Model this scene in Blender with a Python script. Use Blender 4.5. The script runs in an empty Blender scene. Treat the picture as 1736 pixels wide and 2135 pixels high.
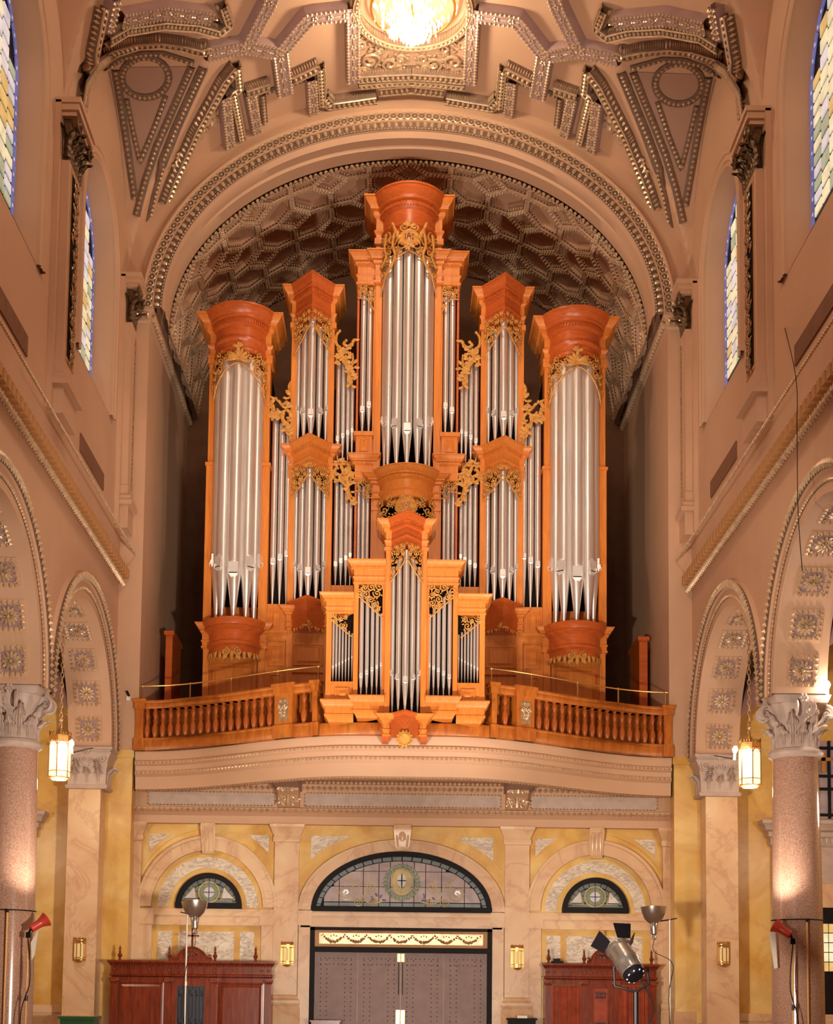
import bpy, math, random
from mathutils import Vector, Matrix
sc = bpy.context.scene
col = sc.collection
PI = math.pi
def R(d): return math.radians(d)
# ---------------------------------------------------------------- camera (image taken as 1736 x 2135)
W_, H_ = 1736., 2135.
F = 2850.; TH = R(4.7); PH = R(.7); PP = (820., 1844.); CAM = (-.19, -30.75, 1.6)
cd = bpy.data.cameras.new('camera'); cam = bpy.data.objects.new('camera', cd); col.objects.link(cam)
cd.sensor_fit = 'HORIZONTAL'; cd.sensor_width = 36.; cd.lens = 36. * F / W_
cd.shift_x = (W_ / 2 - PP[0]) / W_; cd.shift_y = (PP[1] - H_ / 2) / W_
cd.clip_end = 300
cam.matrix_world = Matrix.Translation(CAM) @ Matrix.Rotation(PI / 2 + TH, 4, 'X') @ Matrix.Rotation(PH, 4, 'Z')
sc.camera = cam
# ---------------------------------------------------------------- world, lights, exposure
w = bpy.data.worlds.new('world'); sc.world = w; w.use_nodes = True
w.node_tree.nodes['Background'].inputs[0].default_value = (1., .70, .52, 1)
w.node_tree.nodes['Background'].inputs[1].default_value = .26
vs = sc.view_settings
vs.view_transform = 'Standard'; vs.look = 'None'; vs.gamma = 1; vs.use_curve_mapping = False; vs.exposure = -1.27
def light(kind, name, loc, energy, color, target=None, size=.5, cone=60, blend=.5):
    l = bpy.data.lights.new(name, kind); o = bpy.data.objects.new(name, l); col.objects.link(o)
    l.energy = energy; l.color = color; o.location = loc
    if kind == 'AREA': l.shape = 'DISK'; l.size = size
    else: l.shadow_soft_size = size
    if kind == 'SPOT': l.spot_size = R(cone); l.spot_blend = blend
    if target is not None:
        o.rotation_euler = (Vector(target) - Vector(loc)).to_track_quat('-Z', 'Y').to_euler()
    return o
WARM = (1., .86, .70)
# photographic floods out of view in the nave; the last pairs are added fill
light('SPOT', 'flood', (-5.0, -30.0, 3.2), 27000, WARM, (.3, 0, 13.6), .35, 19, .6)
light('SPOT', 'flood', (5.0, -30.0, 3.2), 27000, WARM, (-.3, 0, 13.6), .35, 19, .6)
light('SPOT', 'flood', (-3.5, -10.0, 1.0), 8500, WARM, (.8, .5, 16.5), .3, 56, .8)
light('SPOT', 'flood', (3.5, -10.0, 1.0), 8500, WARM, (-.8, .5, 16.5), .3, 56, .8)
light('SPOT', 'flood', (-1.5, -20.0, 1.2), 9000, WARM, (0, 0, 1.5), .4, 40, .7)  # added pair, brightens the lower door wall
light('SPOT', 'flood', (1.5, -20.0, 1.2), 9000, WARM, (0, 0, 1.5), .4, 40, .7)
light('SPOT', 'flood', (-4.0, -24.0, 1.4), 26000, WARM, (7.0, -4, 6.5), .4, 40, .8)  # added pair, crossed over to brighten columns and side walls
light('SPOT', 'flood', (4.0, -24.0, 1.4), 26000, WARM, (-7.0, -4, 6.5), .4, 40, .8)
# chandeliers of the nave bays behind the frame
for xx_ in (-9.6, 9.6):      # unseen fill lights added to brighten the aisle walls
    light('POINT', 'aisle_fill', (xx_, -5.2, 5.4), 420, WARM, None, .3)
for yy in (-15.5, -21.7):
    light('POINT', 'nave_lamp', (0, yy, 19.5), 2200, (1., .80, .60), None, .6)

# ---------------------------------------------------------------- photo pixel -> point
def ray(x, y):
    a, b = x - PP[0], y - PP[1]; c, s = math.cos(PH), math.sin(PH)
    u, v = (a * c + b * s) / F, (a * s - b * c) / F
    return (u, math.cos(TH) - v * math.sin(TH), math.sin(TH) + v * math.cos(TH))
def onY(x, y, Y):
    d = ray(x, y); t = (Y - CAM[1]) / d[1]; return (CAM[0] + d[0] * t, Y, CAM[2] + d[2] * t)
def onX(x, y, X):
    d = ray(x, y); t = (X - CAM[0]) / d[0]; return (X, CAM[1] + d[1] * t, CAM[2] + d[2] * t)

# ---------------------------------------------------------------- materials
MAT = {}
def nodes(name, rough=.6, metal=0.):
    m = bpy.data.materials.new(name); m.use_nodes = True; MAT[name] = m
    b = m.node_tree.nodes['Principled BSDF']; b.inputs['Roughness'].default_value = rough; b.inputs['Metallic'].default_value = metal
    return m, m.node_tree, b
def coord(nt, scale=(1, 1, 1)):
    tc = nt.nodes.new('ShaderNodeTexCoord'); mp = nt.nodes.new('ShaderNodeMapping'); mp.inputs['Scale'].default_value = scale
    nt.links.new(tc.outputs['Object'], mp.inputs[0]); return mp.outputs[0]
def noise(nt, vec, scale, detail=4, dist=0., rough=.55):
    n = nt.nodes.new('ShaderNodeTexNoise'); n.inputs['Scale'].default_value = scale; n.inputs['Detail'].default_value = detail
    n.inputs['Distortion'].default_value = dist; n.inputs['Roughness'].default_value = rough
    nt.links.new(vec, n.inputs['Vector']); return n.outputs['Fac']
def ramp(nt, fac, stops):
    r = nt.nodes.new('ShaderNodeValToRGB'); e = r.color_ramp.elements
    while len(e) < len(stops): e.new(.5)
    for i, (p, c) in enumerate(stops): e[i].position = p; e[i].color = (*c, 1)
    nt.links.new(fac, r.inputs[0]); return r.outputs[0]
def mix(nt, fac, a, b, mode='MIX'):
    m = nt.nodes.new('ShaderNodeMix'); m.data_type = 'RGBA'; m.blend_type = mode
    for s, v in ((m.inputs[0], fac), (m.inputs[6], a), (m.inputs[7], b)):
        if isinstance(v, (int, float)): s.default_value = v
        elif isinstance(v, tuple): s.default_value = (*v, 1)
        else: nt.links.new(v, s)
    return m.outputs[2]
def bump(nt, b, h, strength, dist):
    n = nt.nodes.new('ShaderNodeBump'); n.inputs['Strength'].default_value = strength; n.inputs['Distance'].default_value = dist
    nt.links.new(h, n.inputs['Height']); nt.links.new(n.outputs[0], b.inputs['Normal'])
def plain(name, c, rough=.6, metal=0., var=.12, vscale=3.):
    m, nt, b = nodes(name, rough, metal)
    f = noise(nt, coord(nt), vscale, 5)
    c0 = tuple(x * (1 - var) for x in c); c1 = tuple(min(1, x * (1 + var)) for x in c)
    if max(c) < .05: b.inputs['Specular IOR Level'].default_value = .12
    nt.links.new(ramp(nt, f, [(.3, c0), (.7, c1)]), b.inputs['Base Color']); return m
def emit(name, c, s):
    m, nt, b = nodes(name); b.inputs['Base Color'].default_value = (*c, 1)
    b.inputs['Emission Color'].default_value = (*c, 1); b.inputs['Emission Strength'].default_value = s; return m
def marble(name, stops, vein, vscale=1.3, vw=.035, rough=.25, nscale=.9, sc_=(1, 1, 1), vamt=.7):
    m, nt, b = nodes(name, rough)
    v = coord(nt, sc_)
    base = ramp(nt, noise(nt, v, nscale, 6, 1.2), stops)
    n = noise(nt, v, vscale, 7, 1.6, .6)
    vm = ramp(nt, n, [(.5 - vw * 1.6, (0, 0, 0)), (.5, (vamt, vamt, vamt)), (.5 + vw, (0, 0, 0))])
    nt.links.new(mix(nt, vm, base, vein), b.inputs['Base Color']); return m
def wood(name, c0, c1, rough=.3, sc_=(9, 9, .7)):
    m, nt, b = nodes(name, rough)
    n = noise(nt, coord(nt, sc_), 2.2, 5, .8)
    n2 = noise(nt, coord(nt), .7, 3)
    base = ramp(nt, n, [(.3, c0), (.7, c1)])
    nt.links.new(mix(nt, n2, base, tuple(x * .72 for x in c0), 'MIX') if False else base, b.inputs['Base Color'])
    b.inputs['Specular IOR Level'].default_value = .35; b.inputs['Coat Weight'].default_value = .06; b.inputs['Coat Roughness'].default_value = .25
    return m
plain('plaster', (.58, .348, .22), .62, var=.06, vscale=.6)
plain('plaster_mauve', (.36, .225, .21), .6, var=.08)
plain('plaster_ochre', (.50, .245, .09), .6, var=.15)
plain('gilt', (.66, .47, .30), .32, .45, .25, 9)
plain('brown_ground', (.17, .095, .062), .6, 0, .25, 8)  # dark brown for the strips under bead rows, egg bands and coffer mouldings
plain('plaster_brown', (.40, .235, .165), .6, 0, .06, .6)
plain('bronze_dark', (.13, .07, .03), .4, .4, .4, 14)
plain('gilt_dark', (.42, .24, .12), .4, .3, .3, 14)
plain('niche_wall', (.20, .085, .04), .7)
plain('carving', (.60, .27, .055), .42, .0, .3, 11)
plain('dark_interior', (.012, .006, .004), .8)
wood('case_wood', (.60, .17, .026), (.75, .25, .045), .36)
wood('cornice_wood', (.46, .085, .016), (.60, .13, .026), .32, (.8, 9, 9))
wood('balustrade_wood', (.36, .085, .013), (.55, .18, .028), .32, (3, 3, 1))
wood('baluster_wood', (.34, .07, .012), (.50, .135, .022), .3, (3, 3, 1))
wood('confessional_wood', (.12, .016, .006), (.24, .042, .013), .26, (6, 6, .8))
m, nt, b = nodes('pipe_metal', .34, .85)
n = noise(nt, coord(nt, (14, 14, .8)), 1.5, 3)
nt.links.new(ramp(nt, n, [(.3, (.78, .72, .69)), (.7, (.93, .89, .86))]), b.inputs['Base Color'])
plain('pipe_lip', (.86, .82, .79), .34, .6, .05)
plain('black_slot', (.01, .008, .008), .7)
marble('marble_yellow', [(.25, (.50, .22, .03)), (.45, (.70, .41, .10)), (.6, (.76, .50, .17)), (.8, (.80, .62, .32))], (.50, .24, .07), .45, .06, .32, .7, vamt=.35)
marble('marble_pink', [(.25, (.62, .36, .20)), (.5, (.70, .45, .27)), (.75, (.76, .55, .34))], (.44, .20, .13), .6, .03, .3, .9, vamt=.4)
marble('marble_white', [(.3, (.66, .53, .42)), (.7, (.80, .70, .58))], (.22, .15, .13), 2.6, .04, .25, 2., (1, 1, 2.4), .6)
m, nt, b = nodes('granite', .16)
n1 = noise(nt, coord(nt), 75, 2); n2 = noise(nt, coord(nt), 1.1, 3)
g = ramp(nt, n1, [(.32, (.24, .115, .08)), (.5, (.46, .26, .185)), (.68, (.60, .40, .31))])
nt.links.new(g, b.inputs['Base Color'])
plain('stone_grey', (.50, .375, .32), .55, 0, .12, 5)
plain('bronze_door', (.20, .125, .115), .5, .2, .12, 4)
plain('black_metal', (.012, .010, .014), .35, .2)
plain('brass', (.72, .42, .14), .28, .9, .1)
plain('steel', (.55, .5, .46), .25, .9, .08)
plain('stand_metal', (.62, .55, .48), .4, .5, .08)
plain('floor_stone', (.28, .16, .09), .35)
plain('red_lamp', (.60, .055, .035), .3, 0, .08)
plain('pole_yellow', (.78, .42, .13), .5, 0, .08)
plain('white_card', (.85, .78, .70), .6, 0, .03)
plain('green_box', (.02, .10, .03), .4)
plain('curtain', (.30, .045, .014), .7, 0, .25, 6)
plain('iron_grille', (.035, .035, .05), .4, .4)
plain('cable_black', (.015, .013, .012), .6)
plain('frame_black', (.012, .009, .010), .55)
emit('lantern_glass', (1., .80, .46), 2.6)
emit('sconce_glass', (.8, .58, .26), .35)
emit('lamp_glow', (1., .88, .68), 14.)
emit('crystal', (1., .72, .42), 5.)
def glass(name, c, s):
    m, nt, b = nodes(name, .3)
    f = noise(nt, coord(nt), 2.6, 4, .6)
    cc = ramp(nt, f, [(.3, tuple(x * .62 for x in c)), (.7, c)])
    nt.links.new(cc, b.inputs['Base Color']); nt.links.new(cc, b.inputs['Emission Color']); b.inputs['Emission Strength'].default_value = s
glass('glass_cream', (.92, .84, .56), 1.7); glass('glass_lilac', (.74, .70, .74), 1.7); glass('glass_amber', (.80, .56, .20), 1.5)
glass('glass_green', (.42, .48, .33), 1.7); glass('glass_blue', (.13, .14, .36), 2.); glass('glass_teal', (.17, .19, .19), .3)
glass('glass_mauve', (.42, .30, .29), .33); glass('glass_white', (.66, .6, .56), .3); glass('glass_gold', (.55, .38, .12), .35)
glass('glass_leaf', (.22, .26, .16), .35); glass('glass_violet', (.16, .12, .26), .35)
MAT['lead'] = plain('lead_black', (.012, .010, .012), .5)

# ---------------------------------------------------------------- mesh helpers
ICO = None
def _ico():
    t = (1 + 5 ** .5) / 2; v = [(-1, t, 0), (1, t, 0), (-1, -t, 0), (1, -t, 0), (0, -1, t), (0, 1, t), (0, -1, -t), (0, 1, -t), (t, 0, -1), (t, 0, 1), (-t, 0, -1), (-t, 0, 1)]
    n = math.sqrt(1 + t * t); v = [(a / n, b / n, c / n) for a, b, c in v]
    f = [(0, 11, 5), (0, 5, 1), (0, 1, 7), (0, 7, 10), (0, 10, 11), (1, 5, 9), (5, 11, 4), (11, 10, 2), (10, 7, 6), (7, 1, 8), (3, 9, 4), (3, 4, 2), (3, 2, 6), (3, 6, 8), (3, 8, 9), (4, 9, 5), (2, 4, 11), (6, 2, 10), (8, 6, 7), (9, 8, 1)]
    return v, f
ICO = _ico()
OCT = ([(1, 0, 0), (-1, 0, 0), (0, 1, 0), (0, -1, 0), (0, 0, 1), (0, 0, -1)], [(0, 2, 4), (2, 1, 4), (1, 3, 4), (3, 0, 4), (2, 0, 5), (1, 2, 5), (3, 1, 5), (0, 3, 5)])
def V(*a): return Vector(a)
class MB:
    def __init__(s): s.v = []; s.f = []
    def add(s, v, f):
        o = len(s.v); s.v.extend(tuple(p) for p in v); s.f.extend(tuple(i + o for i in q) for q in f); return s
    def box(s, x0, x1, y0, y1, z0, z1):
        return s.add([(x0, y0, z0), (x1, y0, z0), (x1, y1, z0), (x0, y1, z0), (x0, y0, z1), (x1, y0, z1), (x1, y1, z1), (x0, y1, z1)],
                     [(0, 3, 2, 1), (4, 5, 6, 7), (0, 1, 5, 4), (1, 2, 6, 5), (2, 3, 7, 6), (3, 0, 4, 7)])
    def quad(s, *p): return s.add(p, [tuple(range(len(p)))])
    def loft(s, rings, closed=True, cap0=False, cap1=False):
        n = len(rings[0]); v = [p for r in rings for p in r]; f = []
        for i in range(len(rings) - 1):
            for j in range(n if closed else n - 1):
                k = (j + 1) % n; f.append((i * n + j, i * n + k, (i + 1) * n + k, (i + 1) * n + j))
        if cap0: f.append(tuple(range(n))[::-1])
        if cap1: f.append(tuple((len(rings) - 1) * n + j for j in range(n)))
        return s.add(v, f)
    def lathe(s, prof, n=16, c=(0, 0, 0), a0=0, a1=2 * PI):
        full = abs(a1 - a0 - 2 * PI) < 1e-6; m = n if full else n + 1
        return s.loft([[(c[0] + r * math.cos(a0 + (a1 - a0) * j / n), c[1] + r * math.sin(a0 + (a1 - a0) * j / n), c[2] + z) for j in range(m)] for r, z in prof], full, full, full)
    def tube(s, pts, r, n=6, closed=False):
        pts = [Vector(p) for p in pts]; N = len(pts); rs = r if isinstance(r, (list, tuple)) else [r] * N
        rings = []; up = None
        for i, p in enumerate(pts):
            t = (pts[(i + 1) % N] - pts[i - 1]) if closed else (pts[min(i + 1, N - 1)] - pts[max(i - 1, 0)])
            if t.length < 1e-9: t = Vector((0, 0, 1))
            t.normalize()
            if up is None: up = t.orthogonal()
            up = (up - t * up.dot(t)); up = up.normalized() if up.length > 1e-6 else t.orthogonal().normalized()
            q = t.cross(up); rings.append([p + (up * math.cos(2 * PI * k / n) + q * math.sin(2 * PI * k / n)) * rs[i] for k in range(n)])
        if closed: rings.append(rings[0])
        return s.loft(rings, True, not closed, not closed)
    def ell(s, p, a, b, c, T=None):
        T = T or ICO; p, a, b, c = Vector(p), Vector(a), Vector(b), Vector(c)
        return s.add([p + a * q[0] + b * q[1] + c * q[2] for q in T[0]], T[1])
    def ball(s, p, r, T=None): return s.ell(p, (r, 0, 0), (0, r, 0), (0, 0, r), T)
    def plan(s, pts, prof, cap=True):
        """moulding: profile [(out, z)] swept along the open plan polyline pts [(x, y)], outward to the right of travel"""
        n = len(pts); off = []
        for i in range(n):
            ns = []
            for a, b_ in ((i - 1, i), (i, i + 1)):
                if a >= 0 and b_ < n:
                    d = Vector((pts[b_][0] - pts[a][0], pts[b_][1] - pts[a][1])); d.normalize(); ns.append(Vector((d.y, -d.x)))
            off.append(ns[0] if len(ns) == 1 else (ns[0] + ns[1]) / max(.25, 1 + ns[0].dot(ns[1])))
        rings = [[(p[0] + o.x * d, p[1] + o.y * d, z) for p, o in zip(pts, off)] for d, z in prof]
        s.loft(rings, False)
        if cap: s.quad(*rings[0]); s.quad(*rings[-1][::-1])
        return s
    def sweep(s, path, prof, closed=False):
        """path: [(point, out, up)] ; prof: [(o, u)]"""
        return s.loft([[Vector(p) + Vector(o) * a + Vector(u) * b_ for a, b_ in prof] for p, o, u in path], closed)
    def mesh(s, name, smooth=True, ang=38):
        me = bpy.data.meshes.new(name); me.from_pydata(s.v, [], s.f); me.update()
        if smooth: me.shade_smooth(); me.set_sharp_from_angle(angle=R(ang))
        return me
    def build(s, name, mat, parent=None, **k): return obj(name, s.mesh(name, k.pop('smooth', True)), mat, parent, **k)
WLOC = {}
def obj(name, me, mat=None, parent=None, loc=(0, 0, 0), rz=0., local=False, scale=None, mat4=None):
    o = bpy.data.objects.new(name, me); col.objects.link(o)
    if mat and me and not me.materials: me.materials.append(MAT[mat])
    elif mat and me and me.materials[0] != MAT[mat]:
        o.material_slots[0].link = 'OBJECT'; o.material_slots[0].material = MAT[mat]
    L = Vector(loc)
    if parent is not None: o.parent = parent
    WLOC[o.name] = L
    o.location = L if (local or parent is None) else L - WLOC[parent.name]
    if mat4 is not None:
        M4 = mat4.copy(); M4.translation = o.location; o.matrix_basis = M4
    elif rz: o.rotation_euler = (0, 0, rz)
    if scale is not None: o.scale = scale
    if name in JOINED and parent is not None: o['kind'] = 'stuff'
    return o
JOINED = ('dentil_course', 'bead_moulding', 'egg_moulding', 'leaf_moulding', 'gilt_moulding', 'guilloche', 'leaf_border', 'stud_row', 'bead_border', 'console_carving', 'carved_bracket', 'rib_relief', 'floral_relief', 'acanthus_cluster', 'corner_capital', 'pipe_shade', 'blue_border', 'white_jewel', 'garland', 'medallion_bead', 'boss_petals', 'cap_highlight', 'violet_leaf', 'rose', 'scrollwork', 'leaf_wreath')
def tag(o, label=None, cat=None, group=None, kind=None):
    for k, v in (('label', label), ('category', cat), ('group', group), ('kind', kind)):
        if v: o[k] = v
    return o
def empty(name, loc, label=None, cat=None, group=None, kind=None): return tag(obj(name, None, None, None, loc), label, cat, group, kind)
def lin(a, b, n): return [a + (b - a) * i / (n - 1) for i in range(n)]
def spline(P, n=8):
    P = [Vector(p) for p in P]; out = []
    for i in range(len(P) - 1):
        p0, p1, p2, p3 = P[max(i - 1, 0)], P[i], P[i + 1], P[min(i + 2, len(P) - 1)]
        for j in range(n):
            t = j / n; out.append(.5 * ((2 * p1) + (p2 - p0) * t + (2 * p0 - 5 * p1 + 4 * p2 - p3) * t * t + (3 * p1 - p0 - 3 * p2 + p3) * t ** 3))
    out.append(P[-1]); return out
def resample(pts, step):
    """points and tangents every step along a polyline"""
    pts = [Vector(p) for p in pts]; out = []; acc = step / 2
    for a, b_ in zip(pts, pts[1:]):
        d = b_ - a; L = d.length
        if L < 1e-9: continue
        while acc <= L: out.append((a + d * (acc / L), d / L)); acc += step
        acc -= L
    return out
def beadrow(mb, pts, step, normal, size=(.45, .4, .4), T=OCT, lift=0.):
    """ellipsoids along pts; normal: vector or function(point) ; size relative to step: along, across, out"""
    for p, t in resample(pts, step):
        n = Vector(normal(p)) if callable(normal) else Vector(normal)
        n = (n - t * n.dot(t)).normalized(); c = t.cross(n)
        mb.ell(p + n * lift, t * step * size[0], c * step * size[1], n * step * size[2], T)
# --- carved openwork: scrolls and leaves laid out in (s, z) on a surface map P(s, z) -> (point, normal)
def scroll_pts(P, c, r, turns, a0, hand, lift=0., n=16):
    out = []
    for i in range(n + 1):
        t = i / n; rr = r * (1 - .82 * t); a = a0 + hand * turns * 2 * PI * t
        p, nn = P(c[0] + rr * math.cos(a), c[1] + rr * math.sin(a)); out.append(Vector(p) + Vector(nn) * (lift + .03 * t * r / .1))
    return out
def leafat(mb, P, c, a, L, wdt, lift=.01, T=ICO):
    p, n = P(c[0], c[1]); p2, _ = P(c[0] + .01 * math.cos(a), c[1] + .01 * math.sin(a))
    p, n = Vector(p), Vector(n); t = (Vector(p2) - p).normalized(); q = n.cross(t)
    mb.ell(p + n * lift + t * L * .5, t * L * .55, q * wdt, n * wdt * .55 + t * .1 * L, T)
def carve(mb, P, s0, s1, zlow, ztop, rad=.11, seed=1, sym=True, dens=60, thick=.02, edge=True):
    rnd = random.Random(seed); got = []
    mid = (s0 + s1) / 2; hi = mid if sym else s1
    for k in range(dens * 8):
        r = rad * rnd.uniform(.55, 1.1); x = rnd.uniform(s0, hi); lo = zlow(x)
        z = rnd.uniform(lo, ztop)
        if x - r * .8 < s0 or (sym and x + r * .75 > mid + .01) or (not sym and x + r * .8 > s1): continue
        if z + r * .75 > ztop or z - r * .7 < max(zlow(x), zlow(min(hi, x + r * .6)), zlow(max(s0, x - r * .6))): continue
        if any((x - a) ** 2 + (z - b_) ** 2 < (.78 * (r + q)) ** 2 for a, b_, q in got): continue
        got.append((x, z, r))
        if len(got) >= dens: break
    for x, z, r in got:
        a0 = rnd.uniform(0, 6.28); h = rnd.choice((-1, 1)); th = min(thick, r * .26); k = rnd.random()
        for mx in ((0, 1) if sym else (0,)):
            xx, aa, hh = (x, a0, h) if not mx else (2 * mid - x, PI - a0, -h)
            pts = scroll_pts(P, (xx, z), r, 1.35, aa, hh, th)
            mb.tube(pts, [th * (1. - .35 * i / 16) for i in range(17)], 5)
            mb.ball(pts[-1], th * 1.5)
            for j in range(4):
                b_ = aa - hh * (.4 + j * 1.25); rr = r * .98
                leafat(mb, P, (xx + rr * math.cos(b_) * .9, z + rr * math.sin(b_) * .9), b_ - hh * .9, r * .62, r * .17, th)
    if edge:
        xs = lin(s0, s1, 29)
        mb.tube([Vector(P(x, zlow(x))[0]) + Vector(P(x, zlow(x))[1]) * .015 for x in xs], thick * .9, 5)
def flatmap(y, sx=1): return lambda s, z: ((s, y, z), (0, -1, 0))
def acanthus():
    """one leaf, root at origin, rising z, facing -y, tip curling out; 1 m tall"""
    m_ = MB(); rows = []
    for i in range(17):
        t = i / 16; z = t if t < .8 else .8 + .16 * math.sin((t - .8) / .2 * PI * .75); y = -.05 - .12 * t - (0 if t < .5 else (t - .5) ** 2 * 1.9)
        w_ = .30 * (1 - .2 * t) * (1 - max(0, t - .72) * 2.4) * (.6 + .4 * abs(math.sin(t * PI * 4.6 + .4)))
        rows.append([(w_ * k, y + .13 * abs(k) + .045 * math.cos(k * 15.7), z - .06 * abs(k)) for k in (-1, -.8, -.6, -.4, -.2, 0, .2, .4, .6, .8, 1)])
    m_.loft(rows, False); rows2 = [[(x, y + .05, z) for x, y, z in r] for r in rows]; m_.loft(rows2, False)
    m_.tube([(0, r[5][1] - .015, r[5][2]) for r in rows], .03, 5); return m_.mesh('acanthus_leaf')
LEAF = acanthus(); LEAF.materials.append(MAT['stone_grey'])
def leafobj(par, p, face, h, wd=None, mat='stone_grey'):
    s = wd or h
    return obj('acanthus_leaf', LEAF, mat, par, p, mat4=Matrix.Rotation(face, 4, 'Z') @ Matrix.Diagonal((s, s, h, 1)))
# ================================================================ the setting
WX = 6.58; BAY = 6.2; BAYS = (-3.1, -9.3, -15.5); YE = -18.6
def vault(x, y):
    z = 18.1 + 4.8 * math.sqrt(max(0., 1 - (x / WX) ** 2))
    for ym in BAYS:
        d = (y - ym) / 3.0
        if abs(d) < 1: z = max(z, 18.1 + 3.54 * math.sqrt(1 - d * d)) if abs(x) > 3.9 else z
    return z
def vnorm(p):
    e = .02; x = max(-6.5, min(6.5, p[0]))
    n = Vector((vault(x + e, p[1]) - vault(x - e, p[1]), vault(x, p[1] + e) - vault(x, p[1] - e), -2 * e)); return n.normalized()
def vcast(px, py):
    d = ray(px, py); t = 14.; prev = t
    while t < 46:
        x, y, z = (CAM[i] + d[i] * t for i in range(3))
        if abs(x) >= WX - .01 or z >= vault(x, y): break
        prev = t; t += .15
    a, b_ = prev, t
    for _ in range(18):
        t = (a + b_) / 2; x, y, z = (CAM[i] + d[i] * t for i in range(3))
        if abs(x) >= WX - .01 or z >= vault(x, y): b_ = t
        else: a = t
    return Vector([CAM[i] + d[i] * a for i in range(3)])
floor = tag(MB().box(-13, 13, -45, 1.4, -.3, 0).build('floor', 'floor_stone'), kind='structure')
# nave vault shell
mb = MB(); NX, NY = 150, 270
xs = [-WX * math.cos(PI * i / NX) for i in range(NX + 1)]; ys = lin(0.02, YE, NY + 1)
mb.loft([[(x, y, vault(x, y)) for x in xs] for y in ys], False)
ceil = tag(mb.build('ceiling', 'plaster'), 'tan plastered nave vault with gilded strapwork coffers', None, None, 'structure')
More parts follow.
